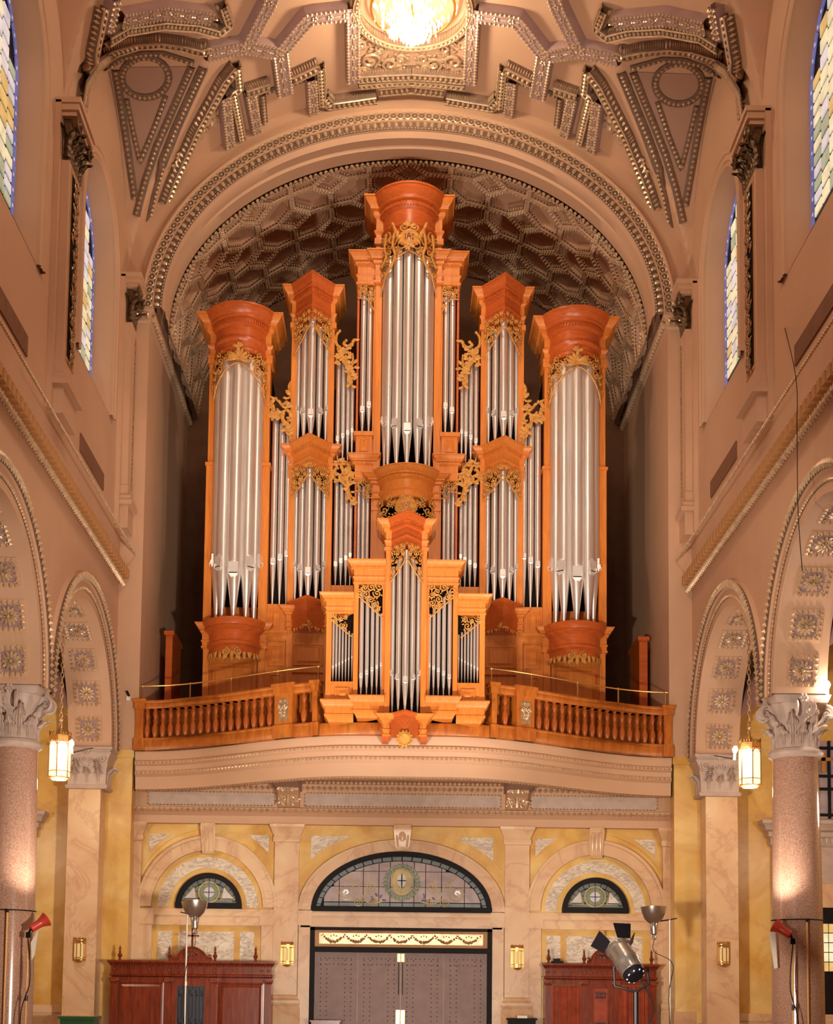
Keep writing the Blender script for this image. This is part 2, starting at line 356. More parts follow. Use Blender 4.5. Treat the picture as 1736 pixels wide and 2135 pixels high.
# side walls
def arch_face(mb, ym, r, zs, y0, y1, ztop, X, n=28):
    """face of a wall on plane X with a round-headed opening, from zs up to ztop, between y0 < y1"""
    arc = [(X, ym + r * math.cos(PI * i / n), zs + r * math.sin(PI * i / n)) for i in range(n + 1)]
    mb.loft([arc, [(X, p[1], ztop) for p in arc]], False)
    mb.quad((X, ym + r, zs), (X, y1, zs), (X, y1, ztop), (X, ym + r, ztop)); mb.quad((X, y0, zs), (X, ym - r, zs), (X, ym - r, ztop), (X, y0, ztop))
AR, AZ = 2.55, 7.08          # arcade opening radius, springing height
GW, GZ0, GZS = 1.52, 14.3, 17.45   # clerestory window half width, sill, springing
for sg, side in ((-1, 'south'), (1, 'north')):
    X = sg * WX; Xo = sg * 7.5
    wl = MB()
    for ym in BAYS:
        arch_face(wl, ym, AR, AZ, ym - 3.1, ym + 3.1, 12.3, X)
        arch_face(wl, ym, AR, AZ, ym - 3.1, ym + 3.1, 10.2, Xo)
        arch_face(wl, ym, GW, GZS, ym - 3.1, ym + 3.1, 22.2, X)
        for y0, y1 in ((ym - 3.1, ym - GW), (ym + GW, ym + 3.1)): wl.quad((X, y0, 12.3), (X, y1, 12.3), (X, y1, GZS), (X, y0, GZS))
        wl.quad((X, ym - GW, 12.3), (X, ym + GW, 12.3), (X, ym + GW, GZ0), (X, ym - GW, GZ0))
        # underside of the spandrel above each column, soffit of the arch
        arc = [(ym + AR * math.cos(PI * i / 36), AZ + AR * math.sin(PI * i / 36)) for i in range(37)]
        wl.loft([[(X, y, z) for y, z in arc], [(Xo, y, z) for y, z in arc]], False)
        for y0, y1 in ((ym - 3.1, ym - AR), (ym + AR, ym + 3.1)): wl.quad((X, y0, AZ), (X, y1, AZ), (Xo, y1, AZ), (Xo, y0, AZ))
        # window reveal
        out = [(ym - GW, GZ0)] + [(ym - GW * math.cos(PI * i / 24), GZS + GW * math.sin(PI * i / 24)) for i in range(25)] + [(ym + GW, GZ0)]
        inn = [(ym + (y - ym) * .95, z if z <= GZS else GZS + (z - GZS) * .95) for y, z in out]; inn[0] = (inn[0][0], 15.0); inn[-1] = (inn[-1][0], 15.0)
        wl.loft([[(X, y, z) for y, z in out], [(sg * 7.02, y, z) for y, z in inn]], True)
    # return on the west
    wl.quad((X, 0, AZ), (X, .9, AZ), (X, .9, 22), (X, 0, 22))
    wall = tag(wl.build('wall_' + side, 'plaster'), kind='structure')
    # archivolts, soffit coffers
    for k, ym in enumerate(BAYS):
        def arcp(r, n=60, dx=0.): return [Vector((X - sg * dx, ym + r * math.cos(PI * i / n), AZ + r * math.sin(PI * i / n))) for i in range(n + 1)]
        nrm = Vector((-sg, 0, 0)); mo = MB()
        path = [((X, ym + math.cos(PI * i / 60) * AR, AZ + math.sin(PI * i / 60) * AR), (0, math.cos(PI * i / 60), math.sin(PI * i / 60)), nrm) for i in range(61)]
        mo.sweep(path, [(0, 0), (0, .05), (.16, .05), (.17, .02), (.2, .02), (.21, .07), (.33, .07), (.35, .1), (.40, .13), (.46, .12), (.5, .0)])
        a_ = mo.build('archivolt', 'plaster', wall)
        for o0, o1, u_ in ((.36, .475, .132), (.165, .215, .06)): MB().sweep(path, [(o0, u_ - .05), (o0, u_), (o1, u_), (o1, u_ - .05)]).build('moulding_ground', 'brown_ground', a_)
        bd = MB(); beadrow(bd, arcp(AR + .43, 60, .14), .125, nrm, (.42, .75, .5)); beadrow(bd, arcp(AR + .19, 60, .065), .085, nrm, (.36, .42, .42))
        bd.build('leaf_moulding', 'gilt', a_)
        for j in range(10):
            a = PI * (j + .5) / 10
            if k == 0 and False: pass
            e_n = Vector((0, -math.cos(a), -math.sin(a))); e_t = Vector((0, -math.sin(a), math.cos(a))); e_x = Vector((sg, 0, 0))
            c = Vector((sg * 7.04, ym, AZ)) - e_n * (AR - .005)
            def Q(u, v, d): return c + e_x * u + e_t * v + e_n * d
            h = .24; cf = MB()
            sqr = lambda q, d: [Q(-q, -q, d), Q(q, -q, d), Q(q, q, d), Q(-q, q, d)]
            cf.loft([sqr(h + .05, 0), sqr(h + .05, .03), sqr(h - .02, .03), sqr(h - .05, -.012 + .02)], True)
            fr = cf.build('coffer_frame', 'plaster', wall)
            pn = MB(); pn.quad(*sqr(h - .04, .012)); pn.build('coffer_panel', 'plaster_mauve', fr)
            eg = MB()
            for q0, q1 in (((-1, -1), (1, -1)), ((1, -1), (1, 1)), ((1, 1), (-1, 1)), ((-1, 1), (-1, -1))):
                beadrow(eg, [Q(q0[0] * h, q0[1] * h, .04), Q(q1[0] * h, q1[1] * h, .04)], .1, e_n, (.36, .5, .4))
            for qx in (-1, 1):
                for qz in (-1, 1):
                    for pt in range(4): aa = pt * PI / 2 + .4; eg.ell(Q(qx * .2 + .035 * math.cos(aa), qz * .2 + .035 * math.sin(aa), .03), e_x * .032, e_t * .032, e_n * .025, OCT)
            eg.build('egg_moulding', 'gilt', fr)
            ro = MB()
            for ring, (rr, L, npt) in enumerate(((.115, .075, 12), (.06, .05, 8))):
                for pt in range(npt):
                    aa = 2 * PI * pt / npt; dr = e_x * math.cos(aa) + e_t * math.sin(aa); pe = e_x * -math.sin(aa) + e_t * math.cos(aa)
                    ro.ell(c + dr * rr + e_n * (.035 + .025 * ring), dr * L, pe * rr * .3, e_n * .03)
            ro.ell(c + e_n * .08, e_x * .035, e_t * .035, e_n * .03)
            ro.build('rosette', 'gilt', fr)
    # entablature with dentils between arcade and clerestory
    co = tag(MB().plan([(X, .02), (X, YE)] if sg < 0 else [(X, YE), (X, .02)],
        [(.0, 12.27), (.40, 12.24), (.44, 12.22), (.44, 12.16), (.37, 12.12), (.34, 12.0), (.34, 11.96), (.40, 11.93), (.46, 11.9), (.47, 11.82), (.40, 11.78), (.36, 11.72), (.36, 11.6), (.31, 11.58), (.30, 11.44), (.27, 11.42), (.27, 11.34), (.24, 11.31), (.12, 11.3), (.12, 11.05), (.1, 11.02), (.1, 10.92), (.04, 10.88), (.04, 10.7), (0, 10.68)], False).build('trim_entablature_' + side, 'plaster'), kind='structure')
    bd = MB()
    beadrow(bd, [(sg * (WX - .12), 0, 10.97), (sg * (WX - .12), YE, 10.97)], .13, (-sg, 0, -.6), (.4, .62, .5))
    beadrow(bd, [(sg * (WX - .37), 0, 11.66), (sg * (WX - .37), YE, 11.66)], .09, (-sg, 0, -.3), (.4, .45, .35))
    bd.build('bead_moulding', 'gilt', co)
    MB().plan([(X, .02), (X, YE)] if sg < 0 else [(X, YE), (X, .02)], [(.27, 11.43), (.285, 11.42), (.285, 11.33), (.24, 11.305)], False).build('corona_edge', 'plaster_ochre', co)
    dm = MB().box(-.08, .08, -.07, .07, -.1, .1).mesh('dentil')
    yy = -.12
    while yy > YE:
        o = obj('dentil', dm, 'plaster_ochre', co, (sg * (WX - .17), yy, 11.19), mat4=Matrix.Rotation(PI / 2, 4, 'Z')); yy -= .25
    # string course, vents, window surrounds, pilasters of the clerestory
    st = tag(MB().plan([(X, -.9), (X, YE)] if sg < 0 else [(X, YE), (X, -.9)], [(0, 13.32), (.2, 13.3), (.23, 13.26), (.23, 13.2), (.15, 13.17), (.14, 13.08), (.1, 13.06), (.07, 12.94), (.07, 12.9), (0, 12.87)], False).build('trim_string_' + side, 'plaster'), kind='structure')
    for ym in BAYS:
        vt = MB().box(X - .03, X + .03, ym - 1.1, ym + 1.1, 12.42, 12.78).build('vent_grille', 'niche_wall', wall)
        out = [(ym - GW, GZ0)] + [(ym - GW * math.cos(PI * i / 30), GZS + GW * math.sin(PI * i / 30)) for i in range(31)] + [(ym + GW, GZ0)]
        path = []
        for i, (y, z) in enumerate(out):
            o_ = (0, -1, 0) if i == 0 else (0, 1, 0) if i == len(out) - 1 else (0, (y - ym) / GW, (z - GZS) / GW)
            path.append(((X, y, z), o_, (-sg, 0, 0)))
        MB().sweep(path, [(0, 0), (0, .06), (.05, .09), (.09, .04), (.12, .07), (.22, .07), (.24, .1), (.3, .1), (.32, 0)]).build('window_surround', 'plaster', wall)
        MB().plan([(X, ym + 2.0), (X, ym - 2.0)] if sg < 0 else [(X, ym - 2.0), (X, ym + 2.0)], [(0, 14.32), (.26, 14.28), (.28, 14.2), (.16, 14.12), (.14, 14.02), (.06, 13.96), (0, 13.94)]).build('window_sill', 'plaster', wall)
    for pi, yp in enumerate((-.3, -6.2, -12.4, -18.6)):
        pl = tag(empty('trim_pilaster_' + side, (X, yp, 12.25), kind='structure'))
        hw = .5 if pi else .3
        def bx(n, mt, w_, d, z0, z1, par=pl, off=0.): return MB().box(min(X, X - sg * d), max(X, X - sg * d), yp + off - w_, yp + off + w_, z0, z1).build(n, mt, par)
        bx('backing', 'plaster', hw + .14, .1, 12.16, 18.0); bx('shaft', 'plaster', hw - .05, .24, 13.1, 16.95)
        fl = MB(); rn = random.Random(5 + pi)
        if pi:
            bx('panel_border', 'plaster_ochre', hw * .62, .25, 13.2, 16.9); z = 13.35
            MB().box(min(X, X - sg * .255), max(X, X - sg * .255), yp - hw * .5, yp + hw * .5, 13.3, 16.8).build('panel', 'dark_interior', pl)
            P = lambda s, z: ((X - sg * .26, s, z), (-sg, 0, 0))
            while z < 16.75:
                h = 1 if int(z * 5) % 2 else -1
                fl.tube(scroll_pts(P, (yp + h * .07, z), .13, 1.2, -h * 1.4, h, .012, 10), .022, 4)
                for j in range(4): leafat(fl, P, (yp + rn.uniform(-.17, .17), z + rn.uniform(-.08, .08)), rn.uniform(0, 6.28), .12, .035, .012, OCT)
                z += .14
        else:
            z = 13.2
            while z < 16.8: fl.ell((X - sg * .25, yp + .2 * sg * 0 + .18, z), (.02, 0, 0), (0, .06, 0), (0, 0, .06)); z += .1
        fl.build('floral_relief', 'gilt_dark', pl)
        for z0, z1, e in ((12.1, 12.62, .0), (12.62, 12.72, .1), (12.72, 12.84, .05), (12.84, 13.1, -.02)): bx('plinth', 'plaster', hw + e, .28 + e, z0, z1)
        # acanthus capital
        cp = bx('capital', 'bronze_dark', hw - .06, .24, 16.95, 17.75)
        lf = MB(); fc = -sg * PI / 2; xf = X - sg * .22
        for t in ((-.8, 0, .8) if pi else (-.6, .6)): leafobj(cp, (xf, yp + t * (hw - .06), 16.96), fc, .42, .42, 'bronze_dark')
        for t in ((-1., -.4, .4, 1.) if pi else (-1, 0, 1.)): leafobj(cp, (xf, yp + t * (hw - .06), 17.02), fc, .62, .4, 'bronze_dark')
        for q in (-1, 1): leafobj(cp, (X - sg * .12, yp + q * (hw - .08), 16.98), 0 if q < 0 else PI, .6, .4, 'bronze_dark')
        for q in (-1, 1):
            P = lambda s, z: ((X - sg * .36, s, z), (-sg, 0, 0))
            lf.tube(scroll_pts(P, (yp + q * (hw - .08), 17.62), .15, 1.6, PI / 2, -q, .02, 18), .035, 5)
        lf.build('volute', 'bronze_dark', cp)
        for z0, z1, e in ((17.75, 17.83, .06), (17.83, 17.95, .12), (17.95, 18.05, .16)): bx('abacus', 'plaster', hw + e - .02, .3 + e, z0, z1)
    # stained glass of the clerestory
    for k, ym in enumerate(BAYS):
        Xg = sg * 6.98; rn = random.Random(17 + k + (sg > 0) * 5); hw = GW * .95
        wd = tag(empty('window_%d' % (k + 1 + (sg > 0) * 3), (Xg, ym, 15.0), 'tall round-headed stained glass window of cream and blue panes, %s wall, %s bay' % ('left' if sg < 0 else 'right', ('nearer the west end', 'cut by the picture edge', 'of the third bay')[k]), None, None, 'structure'))
        top = lambda y: GZS + math.sqrt(max(0, hw * hw - (y - ym) ** 2))
        ncol, yi = 6, hw - .2
        for ci in range(ncol):
            y0 = ym - yi + 2 * yi * ci / ncol; y1 = ym - yi + 2 * yi * (ci + 1) / ncol; z = 15.12; zt = GZS + math.sqrt(max(0, yi * yi - (max(abs(y0 - ym), abs(y1 - ym)) - .02) ** 2))
            nr = 11
            for r_ in range(nr):
                za, zb = z + (zt - z) * r_ / nr, z + (zt - z) * (r_ + 1) / nr
                mt = rn.choices(['glass_cream', 'glass_lilac', 'glass_amber', 'glass_green'], (6, 4, 2, 1.5))[0]
                if r_ == 0: mt = rn.choice(['glass_green', 'glass_cream'])
                MB().box(Xg - .012, Xg + .012, y0 + .028, y1 - .028, za + .034, zb - .034).build('pane', mt, wd)
        # blue border
        brd = [(ym - hw, 15.0)] + [(ym - hw * math.cos(PI * i / 22), GZS + hw * math.sin(PI * i / 22)) for i in range(23)] + [(ym + hw, 15.0)]
        bo = MB(); rows = resample([Vector((Xg, y, z)) for y, z in brd], .14)
        for i, (p, t) in enumerate(rows):
            nn = Vector((sg, 0, 0)); c = t.cross(nn)
            if (p.y - ym) * c.y + (p.z - 16.5) * c.z > 0: c = -c
            for kx, (d0, d1) in enumerate(((.02, .08), (.09, .17))):
                q = MB().loft([[p + t * .06 + c * d0 + nn * e, p + t * .06 + c * d1 + nn * e, p - t * .06 + c * d1 + nn * e, p - t * .06 + c * d0 + nn * e] for e in (-.012, .012)], True, True, True)
                (bo if True else bo).add(q.v, q.f)
        bo.build('blue_border', 'glass_blue', wd)
        bw = MB()
        for i, (p, t) in enumerate(rows):
            c = t.cross(Vector((sg, 0, 0)))
            if (p.y - ym) * c.y + (p.z - 16.5) * c.z > 0: c = -c
            if i % 2: bw.ell(p + c * .13 - Vector((sg * .015, 0, 0)), t * .04, c * .035, (.01, 0, 0), OCT)
        bw.build('white_jewel', 'glass_lilac', wd)
        ld = MB(); n = 22
        ol = [(Xg + sg * .02, ym - hw - .03, 14.95)] + [(Xg + sg * .02, ym - (hw + .03) * math.cos(PI * i / n), GZS + (hw + .03) * math.sin(PI * i / n)) for i in range(n + 1)] + [(Xg + sg * .02, ym + hw + .03, 14.95)]
        ld.quad(*ol); ld.build('lead_backing', 'lead_black', wd)
# ceiling strapwork, traced from the photograph on to the vault and mirrored
def on_vault(pp, n=10):
    q = []
    for a, b_ in zip(pp, pp[1:]):
        for i in range(n): q.append((a[0] + (b_[0] - a[0]) * i / n, a[1] + (b_[1] - a[1]) * i / n))
    q.append(pp[-1]); return [vcast(*p) for p in q]
def mirror(pts): return [Vector((-p.x, p.y, p.z)) for p in pts]
def band(pp, w_, kind='flower', both=True, pts=None):
    base = pts or on_vault(pp)
    for pts in ((base, mirror(base)) if both else (base,)):
        path = []
        for i, p in enumerate(pts):
            t = (pts[min(i + 1, len(pts) - 1)] - pts[max(i - 1, 0)]).normalized(); n = vnorm(p); n = (n - t * n.dot(t)).normalized(); path.append((p, t.cross(n), n))
        h = .2 if kind != 'bead' else .05
        st = MB().sweep(path, [(-w_ / 2 - .04, -.03), (-w_ / 2 - .03, h * .7), (-w_ / 2, h), (w_ / 2, h), (w_ / 2 + .03, h * .7), (w_ / 2 + .04, -.03)]).build('strapwork', {'flower': 'plaster_mauve', 'egg': 'brown_ground', 'bead': 'brown_ground'}[kind], ceil)
        bd = MB()
        e0 = [p + c * (w_ / 2 - .01) + n * (h + .01) for p, c, n in path]; e1 = [p - c * (w_ / 2 - .01) + n * (h + .01) for p, c, n in path]; mid = [p + n * (h + .01) for p, c, n in path]
        if kind == 'flower':
            beadrow(bd, e0, .1, vnorm, (.4, .45, .4)); beadrow(bd, e1, .1, vnorm, (.4, .45, .4))
            for p, t in resample(mid, .34):
                n = vnorm(p); c = t.cross(n)
                for k in range(5): a = 2 * PI * k / 5; bd.ell(p + (t * math.cos(a) + c * math.sin(a)) * .05, t * .035, c * .035, n * .03, OCT)
                for k in (-1, 1): bd.ell(p + t * .14 * k, t * .05, c * .025, n * .02, OCT)
        elif kind == 'egg':
            beadrow(bd, mid, .12, vnorm, (.36, w_ * 3.2, .45)); bd.tube(e0, .022, 4); bd.tube(e1, .022, 4)
            for q in (-1, 1):
                rows_ = [(p + c * q * (w_ / 2 + .03) + n * h * .5, c * q, n) for p, c, n in path]
                for (pa, ca, na), (pb, cb, nb_) in zip(rows_, rows_[1:]):
                    L0 = (pb - pa).length; k_ = max(1, round(L0 / .09))
                    for i_ in range(k_): bd.ell(pa + (pb - pa) * ((i_ + .5) / k_), (pb - pa) / k_ * .38, ca * .04, na * h * .42, OCT)
        else: beadrow(bd, mid, .11, vnorm, (.4, .45, .45))
        bd.build('gilt_moulding', 'gilt', st)
band([(425, 100), (507, 84)], .3); band([(507, 84), (552, 0), (562, -25)], .3); band([(507, 84), (578, 97)], .3)
band([(578, 97), (640, 23), (722, 14)], .32); band([(578, 97), (590, 185)], .32); band([(733, 0), (735, 160)], .26)
band([(746, 150), (800, 146), (858, 144)], .2, 'egg'); band([(745, 165), (800, 160), (858, 157)], .14, 'egg')
band([(317, 468), (351, 377), (401, 267), (461, 160), (487, 128)], .2, 'egg'); band([(487, 128), (491, 172), (478, 182), (499, 285)], .16, 'egg')
band([(440, 232), (462, 172)], .2, 'bead'); band([(462, 190), (472, 292)], .2)
band([(606, 152), (662, 126)], .2, 'egg'); band([(664, 128), (669, 205)], .16, 'egg'); band([(646, 152), (650, 226)], .2)
band([(505, 182), (555, 166)], .2, 'egg'); band([(556, 190), (634, 164)], .1, 'bead'); band([(516, 186), (531, 266)], .2); band([(546, 196), (551, 258)], .1, 'bead')
band([(672, 190), (686, 206), (730, 200), (784, 192)], .22, 'egg'); band([(788, 176), (858, 170)], .26, 'egg')
band([(284, 450), (302, 380), (325, 310), (360, 228), (399, 138)], .1, 'bead'); band([(294, 540), (305, 470), (321, 401), (342, 330), (367, 267), (424, 140)], .14, 'bead')
band([(153, 250), (165, 172), (195, 124), (240, 92), (285, 77), (330, 73), (380, 80), (425, 93)], .2, 'egg')
band([(165, 235), (178, 130), (203, 10)], .14, 'egg'); band([(212, 78), (250, 54), (330, 40), (400, 44), (447, 56), (470, 38), (457, 0)], .16, 'egg')
band([(240, 34), (330, 14), (432, 24)], .26); band([(212, 60), (228, -10)], .2)
band([(216, 142), (258, 118), (300, 110), (340, 110), (404, 130)], .08, 'bead')
band([(240, 145), (252, 215), (266, 310), (281, 415)], .1, 'bead'); band([(264, 205), (279, 280), (292, 338), (320, 270), (346, 198)], .05, 'bead')
band([(303 + 49 * math.cos(a), 160 + 42 * math.sin(a)) for a in lin(0, 2 * PI, 25)], .09, 'bead')
for mx in (-1, 1):      # sunk triangular panels above the clerestory windows
    n_ = 14; rows_ = []
    for i in range(n_ + 1):
        t = i / n_; a = (250 + (285 - 250) * t, 140 + (420 - 140) * t); b_ = (397 + (288 - 397) * t, 138 + (420 - 138) * t); r_ = []
        for j in range(11):
            p = vcast(a[0] + (b_[0] - a[0]) * j / 10, a[1] + (b_[1] - a[1]) * j / 10); p = p + vnorm(p) * .012; r_.append(Vector((-p.x, p.y, p.z)) if mx > 0 else p)
        rows_.append(r_)
    MB().loft(rows_, False).build('triangular_panel', 'plaster_brown', ceil)
# acanthus corner clusters beside the arch
P_ = None
for mx in (-1, 1):
    sc_ = MB(); rn = random.Random(3)
    for k in range(26):
        t = rn.random(); px_, py_ = 352 + t * 100 + rn.uniform(-12, 6), 350 - t * 125 + rn.uniform(-10, 14)
        p = vcast(px_, py_); n = vnorm(p); 
        a = rn.uniform(0, 6.28); t1 = n.orthogonal().normalized(); t2 = n.cross(t1); d = t1 * math.cos(a) + t2 * math.sin(a)
        v = [p + n * .06, d * .13, n.cross(d) * .05, n * .05]
        if mx > 0: v = [Vector((-q.x, q.y, q.z)) for q in v]
        sc_.ell(*v)
    sc_.build('acanthus_cluster', 'gilt', ceil)
# centre panel of the first bay: ring and scrolls
ring = [Vector((1.25 * math.cos(a), -3.1 + 1.25 * math.sin(a), vault(1.25 * math.cos(a), -3))) for a in lin(0, 2 * PI, 49)]
band(None, .12, 'egg', False, ring)
for mx in (-1, 1):
    sc_ = MB()
    P = lambda s, z: (Vector((s, z, vault(s, z) - .02)), Vector((0, 0, -1)))
    for cx_, cy_, r_, h in ((.95, -1.35, .24, 1), (.5, -1.2, .2, -1), (.72, -1.72, .15, 1), (1.12, -1.9, .13, -1), (.25, -1.35, .13, 1), (1.1, -1.05, .12, 1), (.3, -1.05, .11, -1)):
        pts = scroll_pts(P, (mx * cx_, cy_), r_, 1.5, 1., h * mx, .03); sc_.tube(pts, .035, 5)
        for j in range(7): a = j * .9; leafat(sc_, P, (mx * cx_ + r_ * math.cos(a), cy_ + r_ * math.sin(a)), a + 1, .13, .04, .03)
    sc_.build('scroll_panel', 'gilt', ceil)
# ---------------------------------------------------------------- west wall: great arch and niche
def ellp(a, b_, z0, y, n=64): return [Vector((-a * math.cos(PI * i / n), y, z0 + b_ * math.sin(PI * i / n))) for i in range(n + 1)]
ww = MB()
inner = ellp(6.05, 5.0, 17.55, 0); outer = []
for p in inner:
    d = Vector((p.x, 0, p.z - 16.)); d.normalize(); outer.append(Vector((p.x, 0, p.z)) + d * 1.6)
ww.loft([inner, outer], False)
for sg in (-1, 1):
    ww.quad((sg * 6.05, 0, 7.1), (sg * WX, 0, 7.1), (sg * WX, 0, 17.68), (sg * 6.05, 0, 17.55))
    ww.quad((sg * 6.05, 0, 7.1), (sg * 6.05, 6, 7.1), (sg * 6.05, 6, 18.2), (sg * 6.05, 0, 18.2))
wwest = tag(ww.build('wall_west', 'plaster'), kind='structure')
av = MB(); ea = []
def ellpath(a, b_, z0, y, n=90):
    out = []
    for i in range(n + 1):
        t = PI * i / n; p = Vector((-a * math.cos(t), y, z0 + b_ * math.sin(t))); nn = Vector((-math.cos(t) / a, 0, math.sin(t) / b_)).normalized(); out.append((p, nn, Vector((0, -1, 0))))
    return out
ep = ellpath(5.75, 4.45, 17.55, 0)
av.sweep(ep, [(0, 0), (.0, .05), (.03, .08), (.06, .05), (.2, .06), (.21, .1), (.23, .1), (.24, .05), (.42, .09), (.44, .13), (.47, .13), (.5, 0)])
av.loft([[p for p, _, _ in ellpath(5.75, 4.45, 17.55, 0)], [p for p, _, _ in ellpath(5.71, 4.36, 17.55, .12)], [p for p, _, _ in ellpath(5.74, 4.40, 17.55, .45)], [p for p, _, _ in ellpath(5.72, 4.34, 17.55, .5)], [p for p, _, _ in ellpath(5.75, 4.42, 17.5, .95)]], False)
avo = av.build('archivolt', 'plaster', wwest)
for o0, o1, u_ in ((.07, .195, .064), (.245, .415, .088), (.005, .055, .083)): MB().sweep(ep, [(o0, u_ - .05), (o0, u_), (o1, u_), (o1, u_ - .05)]).build('moulding_ground', 'brown_ground', avo)
bd = MB()
beadrow(bd, [p + n * .13 + u * .07 for p, n, u in ep], .17, (0, -1, 0), (.3, .46, .32), ICO); beadrow(bd, [p + n * .03 + u * .08 for p, n, u in ep], .08, (0, -1, 0), (.36, .36, .36))
bd.build('egg_moulding', 'gilt', avo)
gl = MB()
for p, t in resample([p + n * .33 + u * .09 for p, n, u in ep], .168):
    c = t.cross(Vector((0, -1, 0))); gl.tube([p + (t * math.cos(a) + c * math.sin(a)) * .085 for a in lin(0, 2 * PI, 11)[:-1]], .017, 4, True); gl.ell(p, t * .03, c * .03, (0, -.03, 0), OCT)
gl.build('guilloche', 'gilt', avo)
# niche back wall and coffered barrel
NA, NB, NZ = 5.75, 4.42, 17.5
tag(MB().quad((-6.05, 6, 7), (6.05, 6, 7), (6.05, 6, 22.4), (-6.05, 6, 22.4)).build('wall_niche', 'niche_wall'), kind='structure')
sh = MB().loft([[p for p, _, _ in ellpath(NA + .24, NB + .24, NZ, y)] for y in (.5, 6.)], False)
nich = tag(sh.build('ceiling_niche', 'plaster'), 'coffered barrel vault over the organ niche with hexagon and rosette panels', None, None, 'structure')
# arc-length table
tab = []; L_ = 0; prev = None
for i in range(721):
    t = PI * i / 720; p = (-NA * math.cos(t), NB * math.sin(t))
    if prev: L_ += math.hypot(p[0] - prev[0], p[1] - prev[1])
    tab.append(L_); prev = p
def nmap(s, y, d):
    s = max(0, min(L_, s)); lo = 0; hi = 720
    while hi - lo > 1:
        m_ = (lo + hi) // 2
        if tab[m_] <= s: lo = m_
        else: hi = m_
    t = PI * (lo + (s - tab[lo]) / max(1e-9, tab[hi] - tab[lo])) / 720
    n = Vector((-math.cos(t) / NA, 0, math.sin(t) / NB)).normalized()
    return Vector((-NA * math.cos(t), y, NZ + NB * math.sin(t))) + n * d
S_ = L_ / 8; pp_ = S_ / math.sqrt(2); sq = .62
def clip(poly, f):
    out = []
    for i, a in enumerate(poly):
        b_ = poly[(i + 1) % len(poly)]; fa, fb = f(a), f(b_)
        if fa >= 0: out.append(a)
        if fa * fb < 0: k = fa / (fa - fb); out.append((a[0] + (b_[0] - a[0]) * k, a[1] + (b_[1] - a[1]) * k))
    return out
def area(p): return sum(p[i][0] * p[(i + 1) % len(p)][1] - p[(i + 1) % len(p)][0] * p[i][1] for i in range(len(p))) / 2
def inset(poly, d):
    n = len(poly); lines = []
    for i in range(n):
        a, b_ = poly[i], poly[(i + 1) % n]; dx, dy = b_[0] - a[0], b_[1] - a[1]; l = math.hypot(dx, dy)
        lines.append((a[0] - dy / l * d, a[1] + dx / l * d, dx / l, dy / l))
    out = []
    for i in range(n):
        x1, y1, ax, ay = lines[i - 1]; x2, y2, bx_, by = lines[i]; den = ax * by - ay * bx_
        if abs(den) < 1e-6: return None
        k = ((x2 - x1) * by - (y2 - y1) * bx_) / den; out.append((x1 + ax * k, y1 + ay * k))
    # still the same way round
    for i in range(n):
        a, b_ = out[i], out[(i + 1) % n]; l = lines[i]
        if (b_[0] - a[0]) * l[2] + (b_[1] - a[1]) * l[3] < .02: return None
    return out
h_, g_ = sq / 2, pp_
cells = [('square', [(-h_, -h_), (h_, -h_), (h_, h_), (-h_, h_)]),
         ('hex', [(h_, h_), (h_, -h_), (g_ / 2, -g_ / 2), (g_ - h_, -h_), (g_ - h_, h_), (g_ / 2, g_ / 2)]),
         ('hex', [(-h_, h_), (h_, h_), (g_ / 2, g_ / 2), (h_, g_ - h_), (-h_, g_ - h_), (-g_ / 2, g_ / 2)])]
c45 = math.sqrt(.5)
